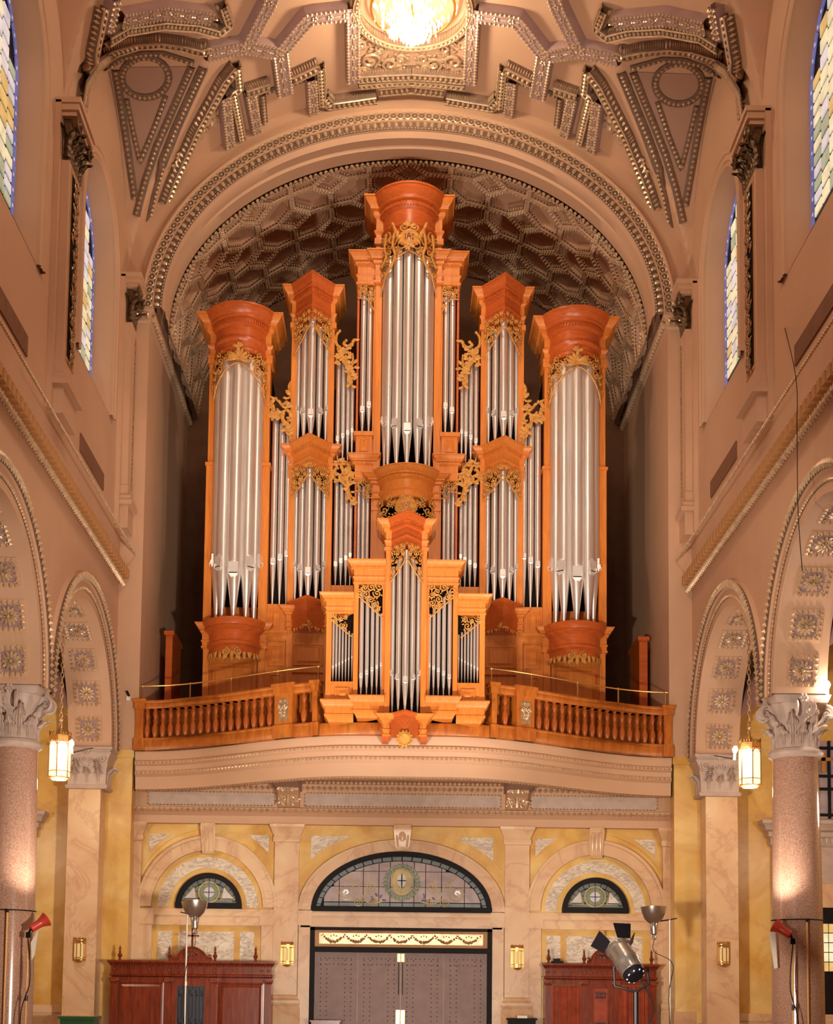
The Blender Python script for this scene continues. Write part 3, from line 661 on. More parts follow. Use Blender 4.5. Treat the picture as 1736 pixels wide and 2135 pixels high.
for i in range(-3, 22):
    for j in range(-14, 15):
        for kind, poly in cells:
            q = []
            for x, y in poly:
                x, y = x + i * g_, y + j * g_
                q.append(((x - y) * c45 + S_ * .5, (x + y) * c45 - .0 + .55))
            # (arc, depth)
            q = [(a - S_ * 0, b_) for a, b_ in q]
            if max(p[1] for p in q) < 1.0 or min(p[1] for p in q) > 5.9 or max(p[0] for p in q) < 0 or min(p[0] for p in q) > L_: continue
            for f in (lambda p: p[1] - 1.12, lambda p: 5.95 - p[1], lambda p: p[0] - .02, lambda p: L_ - .02 - p[0]):
                q = clip(q, f)
                if len(q) < 3: break
            if len(q) < 3 or abs(area(q)) < .03: continue
            if area(q) < 0: q = q[::-1]
            # drop doubled points
            q = [p for k_, p in enumerate(q) if math.hypot(p[0] - q[k_ - 1][0], p[1] - q[k_ - 1][1]) > .03]
            if len(q) < 3: continue
            rings = [(q, 0.)]; 
            for d, dep in ((.065, 0.), (.075, .03), (.135, .045), (.15, .12), (.185, .125), (.2, .2)):
                r_ = inset(q, d)
                if r_ is None: break
                rings.append((r_, dep))
            m3 = MB().loft([[nmap(a, b_, dep) for a, b_ in r_] for r_, dep in rings], True)
            cf = m3.build('coffer', 'plaster', nich)
            if len(rings) > 3: MB().loft([[nmap(a, b_, dep - .004) for a, b_ in r_] for r_, dep in rings[2:4]], True).build('moulding_ground', 'brown_ground', cf)
            MB().quad(*[nmap(a, b_, rings[-1][1]) for a, b_ in rings[-1][0]]).build('coffer_panel', 'plaster', cf)
            eg = MB()
            for d, dep, st_ in ((.03, -.008, .1), (.118, .035, .085)):
                r_ = inset(q, d)
                if r_:
                    for k_ in range(len(r_)):
                        a, b_ = r_[k_], r_[(k_ + 1) % len(r_)]
                        m_ = ((a[0] + b_[0]) / 2, (a[1] + b_[1]) / 2)
                        beadrow(eg, [nmap(*a, dep), nmap(*b_, dep)], st_, nmap(*m_, -1) - nmap(*m_, 0), (.36, .4, .36))
            if eg.v: eg.build('bead_moulding', 'gilt', cf)
            if kind == 'square' and len(rings) > 6 and len(q) == 4:
                c = (sum(p[0] for p in q) / 4, sum(p[1] for p in q) / 4); ro = MB()
                for k_ in range(8):
                    a = 2 * PI * k_ / 8; p = nmap(c[0] + .085 * math.cos(a), c[1] + .085 * math.sin(a), .15); ro.ball(p, .05)
                ro.ball(nmap(*c, .12), .055); ro.build('rosette', 'gilt', cf)
bo = MB()
for dpt, st_ in ((1.02, .13), (1.09, .09)): beadrow(bo, [nmap(s, dpt, -.02) for s in lin(0, L_, 120)], st_, lambda p: Vector((0, 0, NZ)) - Vector((p[0], 0, p[2])), (.4, .5, .4))
bo.build('leaf_border', 'gilt', nich)
# impost of the niche
for sg, side in ((-1, 'left'), (1, 'right')):
    pl_ = [(sg * WX, 0), (sg * 6.05, 0), (sg * 6.05, 6)]; pl_ = pl_ if sg < 0 else pl_[::-1]
    im = tag(MB().plan(pl_, [(0, 18.0), (.03, 17.98), (.03, 17.62), (.1, 17.58), (.12, 17.5), (.05, 17.42), (.05, 17.25), (.0, 17.2)]).build('trim_impost_' + side, 'plaster'), kind='structure')
    eg = MB(); beadrow(eg, [(sg * 6.5, -.07, 17.36), (sg * 6.0, -.07, 17.36)], .12, (0, -1, -.2), (.34, .62, .4), ICO); beadrow(eg, [(sg * 5.97, 0, 17.34), (sg * 5.97, 6, 17.34)], .17, (-sg, 0, -.2), (.34, .62, .4), ICO)
    eg.build('egg_moulding', 'gilt', im)
    # carved capital at the corner of nave and west wall
    cc = MB(); rn = random.Random(9)
    for k in range(26):
        cc.ell((sg * (6.46 + rn.uniform(-.1, .06)), -.2 + rn.uniform(-.12, .12), 17.35 + rn.random() * .6), (.03, .03, .05), (.04, -.05, .03), (0, .04, .06))
    cc.build('corner_capital', 'gilt_dark', im)
# ================================================================ lower west wall under the gallery (plane DY)
DY = .6
def ring(mb, cx, cz, a0, b0, a1, b1, y0, y1, t0=0., t1=PI, n=48):
    r = []
    for i in range(n + 1):
        t = t0 + (t1 - t0) * i / n; c, s = math.cos(t), math.sin(t)
        r.append([(cx + a0 * c, y1, cz + b0 * s), (cx + a0 * c, y0, cz + b0 * s), (cx + a1 * c, y0, cz + b1 * s), (cx + a1 * c, y1, cz + b1 * s)])
    mb.loft(r, True, True, True); return mb
dw = tag(MB().quad((-6.15, DY, 0), (6.15, DY, 0), (6.15, DY, 6.5), (-6.15, DY, 6.5)).build('wall_doors', 'marble_yellow'), kind='structure')
for sg, side in ((-1, 'left'), (1, 'right')):
    # west piers: marble below, and the respond of the arcade
    pr_ = MB(); pr_.box(min(sg * 6.15, sg * 7.6), max(sg * 6.15, sg * 7.6), 0, 1.2, 0, 7.0)
    pier = tag(pr_.build('wall_pier_' + side, 'marble_yellow'), kind='structure')
    MB().box(min(sg * 6.12, sg * 6.6), max(sg * 6.12, sg * 6.6), -.03, 1.2, 6.95, 7.12).build('band_course', 'marble_yellow', pier)
    MB().box(min(sg * 6.12, sg * 6.6), max(sg * 6.12, sg * 6.6), -.05, .6, 0, 1.35).build('plinth', 'marble_pink', pier)
    re_ = tag(empty('column_respond_' + side, (sg * 7.05, -.3, 0), 'flat yellow marble pilaster under grey capital at %s end of arcade' % side, None, None, 'structure'))
    x0, x1 = sorted((sg * 6.74, sg * 7.45))
    MB().box(x0, x1, -.55, .3, 0, 6.2).build('shaft', 'marble_pink', re_)
    MB().box(x0 - .06, x1 + .06, -.62, .3, 0, 1.1).build('base', 'marble_pink', re_)
def volute(mb, P, c, r, hand, th=.03): mb.tube(scroll_pts(P, c, r, 2.1, PI / 2, hand, .0, 26), [th * (1 - .4 * i / 26) for i in range(27)], 5)
def capital_round(parent, x, y, z0, z1, r):
    H = z1 - z0
    bell = MB().lathe([(r, 0), (r * 1.0, H * .3), (r * 1.06, H * .6), (r * 1.3, H * .84), (r * 1.32, H * .86)], 28, (x, y, z0)).build('capital', 'stone_grey', parent)
    for k in range(8): a = k * PI / 4; leafobj(bell, (x + r * .93 * math.sin(a), y - r * .93 * math.cos(a), z0), a, H * .46, H * .44)
    for k in range(8): a = (k + .5) * PI / 4; leafobj(bell, (x + r * .95 * math.sin(a), y - r * .95 * math.cos(a), z0 + H * .06), a, H * .66, H * .46)
    for k in range(4):
        a = PI / 4 + k * PI / 2; d = Vector((math.sin(a), -math.cos(a), 0)); vo = MB()
        for s_ in (-1, 1):
            ax = (d + Vector((-d.y, d.x, 0)) * s_ * .55).normalized(); side = Vector((-d.y, d.x, 0)) * s_
            P = lambda s, z, ax=ax, side=side: (Vector((x, y, 0)) + ax * (r * .9 + s) + side * .03 + Vector((0, 0, z)), side)
            volute(vo, P, (r * .42, z0 + H * .72), H * .15, -1, .038)
            vo.tube(spline([Vector((x, y, z0 + H * .42)) + ax * r * .98, Vector((x, y, z0 + H * .66)) + ax * r * 1.05, Vector((x, y, z0 + H * .86)) + ax * r * 1.34], 6), .035, 5)
        vo.build('volute', 'stone_grey', bell)
    ab = MB(); s = r * 1.72; ring_ = []
    for k in range(4):
        a = PI / 4 + k * PI / 2
        for q in lin(-1, 1, 13)[:-1]:
            aa = a + PI / 4 + q * PI / 4; rr = s * (.74 + .26 * abs(q) ** 2.2); ring_.append((math.sin(aa) * rr, -math.cos(aa) * rr))
    ab.loft([[(x + px_ * f, y + py_ * f, z) for px_, py_ in ring_] for f, z in ((.94, z0 + H * .86), (.97, z0 + H * .9), (1., z0 + H * .93), (1.03, z1 - .01), (1.03, z1))], True, True, True)
    ab.build('abacus', 'stone_grey', bell)
    fl = MB()
    for k in range(4):
        a = k * PI / 2; c = Vector((x + math.sin(a) * s * .78, y - math.cos(a) * s * .78, z0 + H * .93)); e = Vector((math.cos(a), math.sin(a), 0))
        for q in range(6): fl.ell(c + e * .055 * math.cos(q * PI / 3) + Vector((0, 0, .055 * math.sin(q * PI / 3))), e * .04, (0, 0, .04), e.cross(Vector((0, 0, 1))) * .04)
        fl.ball(c, .04)
    fl.build('fleuron', 'stone_grey', bell)
def capital_flat(parent, x, hw, yf, yb, z0, z1, sg):
    H = z1 - z0
    bell = MB().plan([(x - hw, yb), (x - hw, yf), (x + hw, yf), (x + hw, yb)], [(.14, z0 + H * .86), (.06, z0 + H * .7), (.01, z0 + H * .4), (0, z0)]).build('capital', 'stone_grey', parent)
    for k in (-1, 0, 1): leafobj(bell, (x + k * hw * .62, yf + .03, z0 + .02), 0, H * .46, H * .5)
    for k in (-.5, .5): leafobj(bell, (x + k * hw * 1.1, yf + .03, z0 + .04), 0, H * .64, H * .5)
    for k in (0, 1): leafobj(bell, (x - sg * (hw - .02), yf + .15 + .25 * k, z0 + .02), -sg * PI / 2, H * .5, H * .45)
    vo = MB(); P = lambda s, z: ((s, yf - .07, z), (0, -1, 0))
    for q in (-1, 1):
        volute(vo, P, (x + q * (hw - .08), z0 + H * .7), H * .15, -q); vo.tube(spline([(x + q * .05, yf - .03, z0 + H * .5), (x + q * hw * .5, yf - .06, z0 + H * .78), (x + q * (hw - .05), yf - .1, z0 + H * .84)], 6), .03, 5)
        vo.tube(scroll_pts(P, (x + q * .09, z0 + H * .68), .08, 1.5, PI / 2, q, 0, 16), .02, 5)
    vo.build('volute', 'stone_grey', bell)
    MB().plan([(x - hw, yb), (x - hw, yf), (x + hw, yf), (x + hw, yb)], [(.16, z1), (.16, z1 - .04), (.1, z1 - .1), (.1, z0 + H * .86)]).build('abacus', 'stone_grey', bell)
    fl = MB()
    for q in range(6): fl.ball((x + .06 * math.cos(q * PI / 3), yf - .13, z1 - .08 + .06 * math.sin(q * PI / 3)), .04)
    fl.ball((x, yf - .15, z1 - .08), .04); fl.build('fleuron', 'stone_grey', bell)
    MB().plan([(x - hw, yb), (x - hw, yf), (x + hw, yf), (x + hw, yb)], [(.0, z0 + .03), (.04, z0 + .02), (.05, z0 - .02), (.03, z0 - .06), (0, z0 - .07)]).build('astragal', 'stone_grey', bell)
for sg, side in ((-1, 'left'), (1, 'right')):
    re_ = bpy.data.objects['column_respond_' + side]
    capital_flat(re_, sg * 7.05, .42, -.58, .2, 6.2, 7.06, sg)
    for yc, nm_ in ((-6.2, 'column_' + side), (-12.4, 'column_second_' + side)):
        cl = tag(empty(nm_, (sg * 7.08, yc, 0), 'thick round speckled granite column with carved grey capital on the %s%s' % (side, '' if yc > -7 else ', next bay'), None, None, 'structure'))
        c = (sg * 7.08, yc)
        MB().lathe([(.46, .75), (.455, 2.), (.43, 4.), (.395, 5.95), (.395, 6.0)], 48, (*c, 0)).build('shaft', 'granite', cl)
        MB().lathe([(.40, 5.98), (.47, 6.02), (.49, 6.07), (.47, 6.12), (.4, 6.15)], 48, (*c, 0)).build('astragal', 'stone_grey', cl)
        MB().lathe([(.66, 0), (.66, .3), (.62, .34), (.64, .42), (.58, .5), (.52, .56), (.54, .66), (.47, .75)], 40, (*c, 0)).build('base', 'stone_grey', cl)
        capital_round(cl, c[0], c[1], 6.12, 7.07, .40)
    # aisle beyond the arcade
    xa, xb = sorted((sg * 7.4, sg * 11.6))
    aw = MB(); aw.quad((xa, .5, 0), (xb, .5, 0), (xb, .5, 10.4), (xa, .5, 10.4)); aw.quad((sg * 11.6, .5, 0), (sg * 11.6, YE, 0), (sg * 11.6, YE, 10.4), (sg * 11.6, .5, 10.4))
    awo = tag(aw.build('wall_aisle_' + side, 'marble_yellow'), kind='structure')
    ac = MB(); n = 24
    prof = [(sg * 7.5 + sg * 4.1 * (1 - math.cos(PI * i / n)) / 2, 7.9 + 2.0 * math.sin(PI * i / n)) for i in range(n + 1)]
    ac.loft([[(x, y, z) for x, z in prof] for y in (.5, YE)], False)
    aco = tag(ac.build('ceiling_aisle_' + side, 'plaster_mauve'), kind='structure')
    for yr in (-.2, -6.2, -12.4):
        rb = MB(); path = [((x, yr, z - .02), (0, 1, 0), (0, 0, -1)) for x, z in prof]
        rb.sweep(path, [(-.4, 0), (-.4, .14), (.4, .14), (.4, 0)]).build('rib', 'gilt_dark', aco)
        bd = MB()
        for q in (-.42, .42): beadrow(bd, [(x, yr + q, z - .15) for x, z in prof], .12, (0, 0, -1), (.4, .5, .4))
        rn = random.Random(4)
        for k in range(60): t = rn.random(); x, z = prof[int(t * n)]; bd.ell((x, yr + rn.uniform(-.33, .33), z - .18), (.07, 0, 0), (0, .05, 0), (0, 0, .05), OCT)
        bd.build('rib_relief', 'gilt', aco)
    MB().box(xa, xb, .38, .5, 0, 1.15).build('plinth', 'marble_pink', awo)
    MB().box(xa, xb, .36, .5, 1.15, 1.32).build('plinth_cap', 'marble_pink', awo)
    # doorway of the aisle
    X0 = onY(1583 if sg > 0 else 98, 1725, .4)[0]
    dr = tag(empty('door_%d' % (2 if sg < 0 else 3), (sg * 9.9, .4, 0), 'pale stone aisle doorway with moulded cornice behind %s granite column' % side, None, None, 'structure'))
    xi = X0 + sg * .28; xe = sg * 11.5
    a_, b_ = sorted((xi, xe))
    MB().plan([(a_, .5), (a_, .36), (b_, .36), (b_, .5)], [(.3, 5.72), (.3, 5.64), (.24, 5.6), (.2, 5.5), (.12, 5.46), (.12, 5.36), (.06, 5.32), (.06, 5.18), (0, 5.12)]).build('cornice', 'stone_grey', dr)
    dm = MB(); x = a_
    while x < b_: dm.box(x, x + .07, .24, .4, 5.2, 5.33); x += .13
    dm.build('dentil_course', 'stone_grey', dr)
    MB().box(a_, b_, .34, .5, 4.3, 5.12).build('frieze', 'stone_grey', dr)
    MB().box(min(xi, xi + sg * .32), max(xi, xi + sg * .32), .32, .5, 0, 4.3).build('jamb', 'stone_grey', dr)
    u0, u1 = sorted((xi + sg * .32, xe))
    MB().box(u0, u1, .42, .5, 0, 3.75).build('door_leaf', 'frame_black', dr)
    MB().box(u0, u1, .36, .5, 3.75, 4.3).build('lintel', 'marble_pink', dr)
    for i in range(9):
        for j in range(5):
            xx = u0 + .15 + (u1 - u0 - .3) * i / 9; w_ = (u1 - u0 - .3) / 9
            MB().box(xx + .01, xx + w_ - .01, .405, .42, 2.3 + j * .22, 2.5 + j * .22).build('pane', 'glass_cream' if j in (1, 2, 3) else 'glass_amber', dr)
    # grille with crosses above the doorway
    if sg > 0:
        gr = tag(empty('window_grille', (9.9, .4, 5.8), 'dark iron grille with cross over the aisle doorway', None, None, 'structure'))
        g0 = onY(1700, 1600, .4)[0]
        MB().box(g0, 11.4, .46, .49, 5.8, 7.6).build('pane', 'glass_mauve', gr)
        for i in range(8): MB().box(g0 + i * .28, g0 + i * .28 + .05, .36, .44, 5.8, 7.6).build('bar', 'frame_black', gr)
        for z in (5.85, 6.45, 6.75, 7.4): MB().box(g0, 11.4, .35, .42, z, z + .06).build('bar', 'frame_black', gr)
        MB().box(g0 + .1, g0 + .2, .3, .36, 6.85, 7.35).box(g0 + -.02, g0 + .34, .3, .36, 7.12, 7.2).build('cross', 'brass', gr)
# ---------------------------------------------------------------- marble dressings of the door wall
def zY(py, x=838): return onY(x, py, DY)[2]
def strip(name, mat, x0, x1, y0, z0, z1, par=dw): return MB().box(x0, x1, y0, DY + .01, z0, z1).build(name, mat, par)
# entablature under the gallery
ent = tag(MB().box(-6.15, 6.15, .42, .6, 5.52, 5.74).build('trim_entablature', 'plaster'), kind='structure')
MB().plan([(-6.15, .42), (6.15, .42)], [(0, 5.9), (.12, 5.88), (.14, 5.82), (.07, 5.76), (.03, 5.72), (0, 5.7)]).build('moulding', 'plaster', ent)
MB().box(-6.15, 6.15, .46, .62, 5.86, 6.5).build('frieze', 'plaster', ent)
bd = MB(); beadrow(bd, [(-6.15, .28, 5.81), (6.15, .28, 5.81)], .13, (0, -1, -.3), (.42, .42, .4)); beadrow(bd, [(-6.15, .41, 6.36), (6.15, .41, 6.36)], .13, (0, -1, -.3), (.42, .42, .4)); bd.build('bead_moulding', 'gilt', ent)
for x0, x1 in ((-5.85, -2.95), (-2.25, 2.25), (2.95, 5.85)):
    fp = MB().box(x0, x1, .44, .47, 5.95, 6.25).build('frieze_panel', 'stone_grey', ent); bd = MB()
    for a, b_ in (((x0, 5.95), (x1, 5.95)), ((x1, 5.95), (x1, 6.25)), ((x1, 6.25), (x0, 6.25)), ((x0, 6.25), (x0, 5.95))): beadrow(bd, [(a[0], .44, a[1]), (b_[0], .44, b_[1])], .08, (0, -1, 0), (.4, .35, .35))
    bd.build('bead_border', 'gilt', fp)
# consoles carrying the gallery
for sg, side in ((-1, 'left'), (1, 'right')):
    x = sg * 2.6
    cs = tag(empty('trim_console_' + side, (x, .45, 5.9), 'carved gilt scroll console under the gallery, %s of the pair' % side, None, None, 'structure'))
    MB().loft([[(x - .24, y, z) if k == 0 else (x + .24, y, z) for k in (0, 1)] for y, z in ((.47, 5.9), (.3, 5.9), (.16, 6.0), (.14, 6.1), (.02, 6.16), (-.16, 6.22), (-.2, 6.36), (-.2, 6.5), (.47, 6.5), (.47, 5.9))], False).build('body', 'plaster', cs)
    for e in (-.24, .24): MB().quad(*[(x + e, y, z) for y, z in ((.47, 5.9), (.3, 5.9), (.16, 6.0), (.14, 6.1), (.02, 6.16), (-.16, 6.22), (-.2, 6.36), (-.2, 6.5), (.47, 6.5))]).build('cheek', 'plaster', cs)
    lf = MB()
    for yy, zz, s in ((.12, 6.06, .09), (-.19, 6.34, .1)):
        for q in (-1, 1):
            P = lambda s_, z_, yy=yy: ((s_, yy - .03, z_), (0, -1, 0)); lf.tube(scroll_pts(P, (x + q * .11, zz), s, 1.5, 0, q, 0, 14), .022, 5)
            for j in range(5): leafat(lf, P, (x + q * .11 + .07 * math.cos(j), zz + .07 * math.sin(j * 1.3)), j * 1.3, .1, .03)
        lf.tube([(x, yy - .04, zz - .14), (x, yy - .06, zz), (x, yy - .04, zz + .14)], .04, 6)
    lf.build('acanthus', 'gilt', cs)
    bd = MB(); beadrow(bd, [(x - .28, -.22, 6.46), (x + .28, -.22, 6.46)], .08, (0, -1, 0), (.4, .4, .4)); bd.build('bead', 'gilt', cs)
# pilasters with capitals
for sg, side in ((-1, 'left'), (1, 'right')):
    for nm, x0, x1 in (('inner', 2.36, 2.92), ('outer', 5.98, 6.15)):
        pl = tag(empty('trim_pilaster_' + nm + '_' + side, (sg * (x0 + x1) / 2, .45, 0), 'pink marble pilaster %s %s' % ('between door and side arch,' if nm == 'inner' else 'half hidden by the pier,', side), None, None, 'structure'))
        a, b_ = sorted((sg * x0, sg * x1))
        MB().box(a, b_, .45, .62, 0, 5.2).build('shaft', 'marble_pink', pl)
        MB().plan([(a, .62), (a, .45), (b_, .45), (b_, .62)], [(.12, 5.53), (.12, 5.47), (.1, 5.44), (.05, 5.32), (.02, 5.26), (.04, 5.22), (.03, 5.12), (.0, 5.1)]).build('capital', 'marble_pink', pl)
        MB().plan([(a, .62), (a, .45), (b_, .45), (b_, .62)], [(0, 1.62), (.03, 1.6), (.02, 1.54), (.07, 1.5), (.08, 1.42), (.05, 1.36), (.08, 1.32), (.08, .2), (.12, .18), (.12, 0)]).build('base', 'marble_pink', pl)
# central doorway arch
LZ = 3.56
ring(MB(), 0, LZ, 2.07, 1.37, 2.34, 1.62, .47, .61).build('archivolt', 'marble_pink', dw)
ring(MB(), 0, LZ, 2.30, 1.58, 2.36, 1.64, .44, .5).build('archivolt_bead', 'marble_pink', dw)
ring(MB(), 0, LZ + .02, 2.60, 1.86, 2.64, 1.90, .57, .61, .35, PI - .35).build('arch_fillet', 'marble_yellow', dw)
def spandrel(cx, cz, a, b_, x0, x1, zt, name='spandrel_panel'):
    """white marble triangle between arch and corner; x1 = corner side"""
    pts = []; n = 12
    for i in range(n + 1):
        x = x0 + (x1 - x0) * i / n; pts.append((x, DY - .015, cz + b_ * math.sqrt(max(0, 1 - ((x - cx) / a) ** 2))))
    pts = [p for p in pts if p[2] < zt]; 
    m_ = MB(); m_.quad(*(pts + [(x1, DY - .015, zt), (pts[0][0], DY - .015, zt)])); return m_.build(name, 'marble_white', dw)
for sg in (-1, 1): spandrel(0, LZ, 2.66, 1.92, sg * 1.05, sg * 2.1, 5.28)
for cx in (-4.45, 4.45):
    ring(MB(), cx, 3.6, 1.28, 1.3, 1.58, 1.62, .47, .61).build('archivolt', 'marble_pink', dw)
    ring(MB(), cx, 3.6, 1.53, 1.57, 1.60, 1.64, .43, .5).build('archivolt_bead', 'marble_pink', dw); ring(MB(), cx, 3.6, 1.28, 1.3, 1.33, 1.35, .44, .5).build('archivolt_bead', 'marble_pink', dw)
    ring(MB(), cx, 3.6, .90, .90, 1.16, 1.16, .585, .61).build('white_ring', 'marble_white', dw)
    ring(MB(), cx, 3.6, 1.74, 1.80, 1.78, 1.84, .575, .61, .45, PI - .45).build('arch_fillet', 'marble_yellow', dw)
    for q in (-1, 1): spandrel(cx, 3.6, 1.84, 1.9, cx + q * .85, cx + q * 1.38, 5.28)
    # keystone
    MB().loft([[(cx - w_, y, z), (cx + w_, y, z)] for w_, y, z in ((.13, .6, 4.82), (.13, .42, 4.82), (.14, .38, 4.9), (.15, .4, 5.0), (.16, .38, 5.2), (.17, .3, 5.4), (.17, .32, 5.52), (.17, .6, 5.52))], False).build('keystone', 'marble_pink', dw)
    for q in (-.09, 0, .09): MB().tube([(cx + q, .385, 4.86), (cx + q, .39, 5.0), (cx + q, .37, 5.2), (cx + q, .29, 5.4)], .03, 6).build('keystone_reed', 'marble_pink', dw)
    strip('sill_band', 'marble_pink', cx - 1.55, cx + 1.55, .5, 3.2, 3.56); strip('sill_moulding', 'marble_pink', cx - 1.55, cx + 1.55, .45, 3.4, 3.5); strip('sill_moulding', 'marble_pink', cx - 1.55, cx + 1.55, .47, 3.18, 3.26)
    for x0, x1 in ((-1.12, -.8), (-.66, .62), (.76, 1.08)): strip('white_panel', 'marble_white', cx + x0, cx + x1, .585, 2.05, 3.04)
    for q in (-1, 1): strip('jamb', 'marble_pink', *sorted((cx + q * 1.25, cx + q * 1.56)), .49, 0, 3.2); strip('jamb_cap', 'marble_pink', *sorted((cx + q * 1.2, cx + q * 1.58)), .44, 3.2, 3.54)
m_ = MB(); m_.loft([[(-w_, y, z), (w_, y, z)] for w_, y, z in ((.15, .6, 4.95), (.15, .4, 4.95), (.16, .36, 5.05), (.18, .36, 5.2), (.2, .28, 5.4), (.2, .3, 5.53), (.2, .6, 5.53))], False); m_.build('keystone', 'marble_pink', dw)
kx = MB(); kx.ell((0, .33, 5.28), (.1, 0, 0), (0, .06, 0), (0, 0, .16))
for q in (-1, 1): kx.tube(scroll_pts(flatmap(.33), (q * .13, 5.44), .06, 1.4, 0, q, 0, 12), .02, 5); kx.tube([(q * .14, .34, 5.36), (q * .1, .34, 5.02)], .025, 5)
kx.build('keystone_cartouche', 'marble_pink', dw)
strip('door_impost', 'marble_pink', -2.3, 2.3, .47, 3.16, 3.55); strip('door_impost_moulding', 'marble_pink', -2.3, 2.3, .42, 3.42, 3.5); strip('door_impost_moulding', 'marble_pink', -2.3, 2.3, .44, 3.16, 3.24)
for q in (-1, 1): strip('jamb', 'marble_pink', *sorted((q * 2.08, q * 2.34)), .44, 0, 3.2); strip('jamb_cap', 'marble_pink', *sorted((q * 2.04, q * 2.36)), .4, 3.2, 3.54)
# --- lunette windows
def lunette(name, cx, cz, a, b_, label, cols, centre):
    wn = tag(empty(name, (cx, .5, cz), label, None, None, 'structure'))
    fr = MB(); ring(fr, cx, cz, a - .11, b_ - .11, a, b_, .44, .6); fr.box(cx - a, cx + a, .42, .6, cz - .03, cz + .09)
    fr.build('frame', 'frame_black', wn)
    MB().quad(*[(cx + (a - .05) * math.cos(t), .585, cz + (b_ - .05) * math.sin(t)) for t in lin(0, PI, 40)]).build('lead_backing', 'lead_black', wn)
    ai, bi = a - .115, b_ - .115; a2, b2 = ai - .09, bi - .09; z0 = cz + .1
    nb = max(14, int(a * 13))
    for i in range(nb):
        t0, t1 = PI * (i + .06) / nb, PI * (i + .94) / nb
        q = [(cx + ai * math.cos(t), .55, max(z0, cz + bi * math.sin(t))) for t in (t0, t1)] + [(cx + a2 * math.cos(t), .55, max(z0, cz + b2 * math.sin(t))) for t in (t1, t0)]
        MB().quad(*q).build('border_pane', 'glass_teal', wn)
    for x0, x1 in zip(cols, cols[1:]):
        zs_ = [z0 + .1] + [z0 + .1 + (b2 - .1) * k / 3 for k in (1, 2, 3)]
        for k in range(3):
            xs_ = lin(x0 + .008, x1 - .008, 7); za = zs_[k] + .006
            tp = [(x, min(zs_[k + 1] - .006, cz + (b2 - .02) * math.sqrt(max(0, 1 - ((x - cx) / (a2 - .02)) ** 2)))) for x in xs_]
            tp = [(x, z) for x, z in tp if z > za + .01]
            if len(tp) < 2: continue
            MB().quad(*([(x, .55, z) for x, z in tp] + [(tp[-1][0], .55, za), (tp[0][0], .55, za)])).build('pane', centre, wn)
        MB().quad((x0 + .008, .55, z0), (x1 - .008, .55, z0), (x1 - .008, .55, z0 + .085), (x0 + .008, .55, z0 + .085)).build('border_pane', 'glass_teal', wn)
    return wn
xc = [onY(x, 1850, .55)[0] for x in (675, 707, 757, 789.6, 813, 838.6, 863, 887, 920, 968, 1002)]
wn = lunette('window_7', 0, LZ, 2.07, 1.37, 'wide low-arched stained glass fanlight with wreath and cross over bronze doors', xc, 'glass_mauve')
wr = MB(); cz = LZ + .66
for k in range(26):
    a = 2 * PI * k / 26; d = Vector((math.cos(a), 0, math.sin(a))); t = Vector((-math.sin(a), 0, math.cos(a)))
    for q in (-1, 1): wr.ell(Vector((0, .54, cz)) + d * (.36 + q * .035), t * .06 + d * q * .02, d * .032, (0, .012, 0))
wr.build('leaf_wreath', 'glass_leaf', wn)
MB().loft([[(r_ * .18 * math.cos(t), .535, cz + .02 + r_ * .26 * math.sin(t)) for t in lin(0, 2 * PI, 25)[:-1]] for r_ in (1.25, .62)], True).build('shield_mantle', 'glass_gold', wn)
MB().quad(*[(.105 * math.cos(t), .532, cz + .04 + .16 * math.sin(t)) for t in lin(0, 2 * PI, 25)[:-1]]).build('shield', 'glass_white', wn)
MB().box(-.012, .012, .52, .53, cz - .12, cz + .2).box(-.1, .1, .52, .53, cz + .03, cz + .05).build('cross', 'lead_black', wn)
sc2 = MB()
for q in (-1, 1):
    P = flatmap(.545)
    for cx_, cz_, r_, h in ((1.28, .42, .22, 1), (.68, .52, .13, -1), (1.0, .2, .12, 1), (.62, .2, .12, -1)):
        sc2.tube(scroll_pts(P, (q * cx_, LZ + cz_), r_, 1.6, PI / 2 + q * .6, h * q, 0, 20), .013, 4)
    sc2.tube(spline([(q * .42, .545, LZ + .22), (q * .8, .545, LZ + .2), (q * 1.0, .545, LZ + .6), (q * 1.25, .545, LZ + .78)], 8), .018, 4)
    sc2.tube(spline([(q * .85, .545, LZ + .3), (q * .78, .545, LZ + .65), (q * .78, .545, LZ + .85)], 8), .012, 4)
sc2.build('scrollwork', 'glass_gold', wn)
vl = MB()
for q in (-1, 1):
    for j in range(6): leafat(vl, flatmap(.545), (q * (.45 + .05 * j), LZ + .25 + .04 * (j % 3)), j * 1.1, .1, .025, 0)
vl.build('violet_leaf', 'glass_violet', wn)
ro = MB()
for q in (-1, 1):
    for k in range(6): a = k * PI / 3; ro.ball((q * 1.28 + .05 * math.cos(a), .545, LZ + .42 + .05 * math.sin(a)), .03)
ro.build('rose', 'glass_lilac', wn)
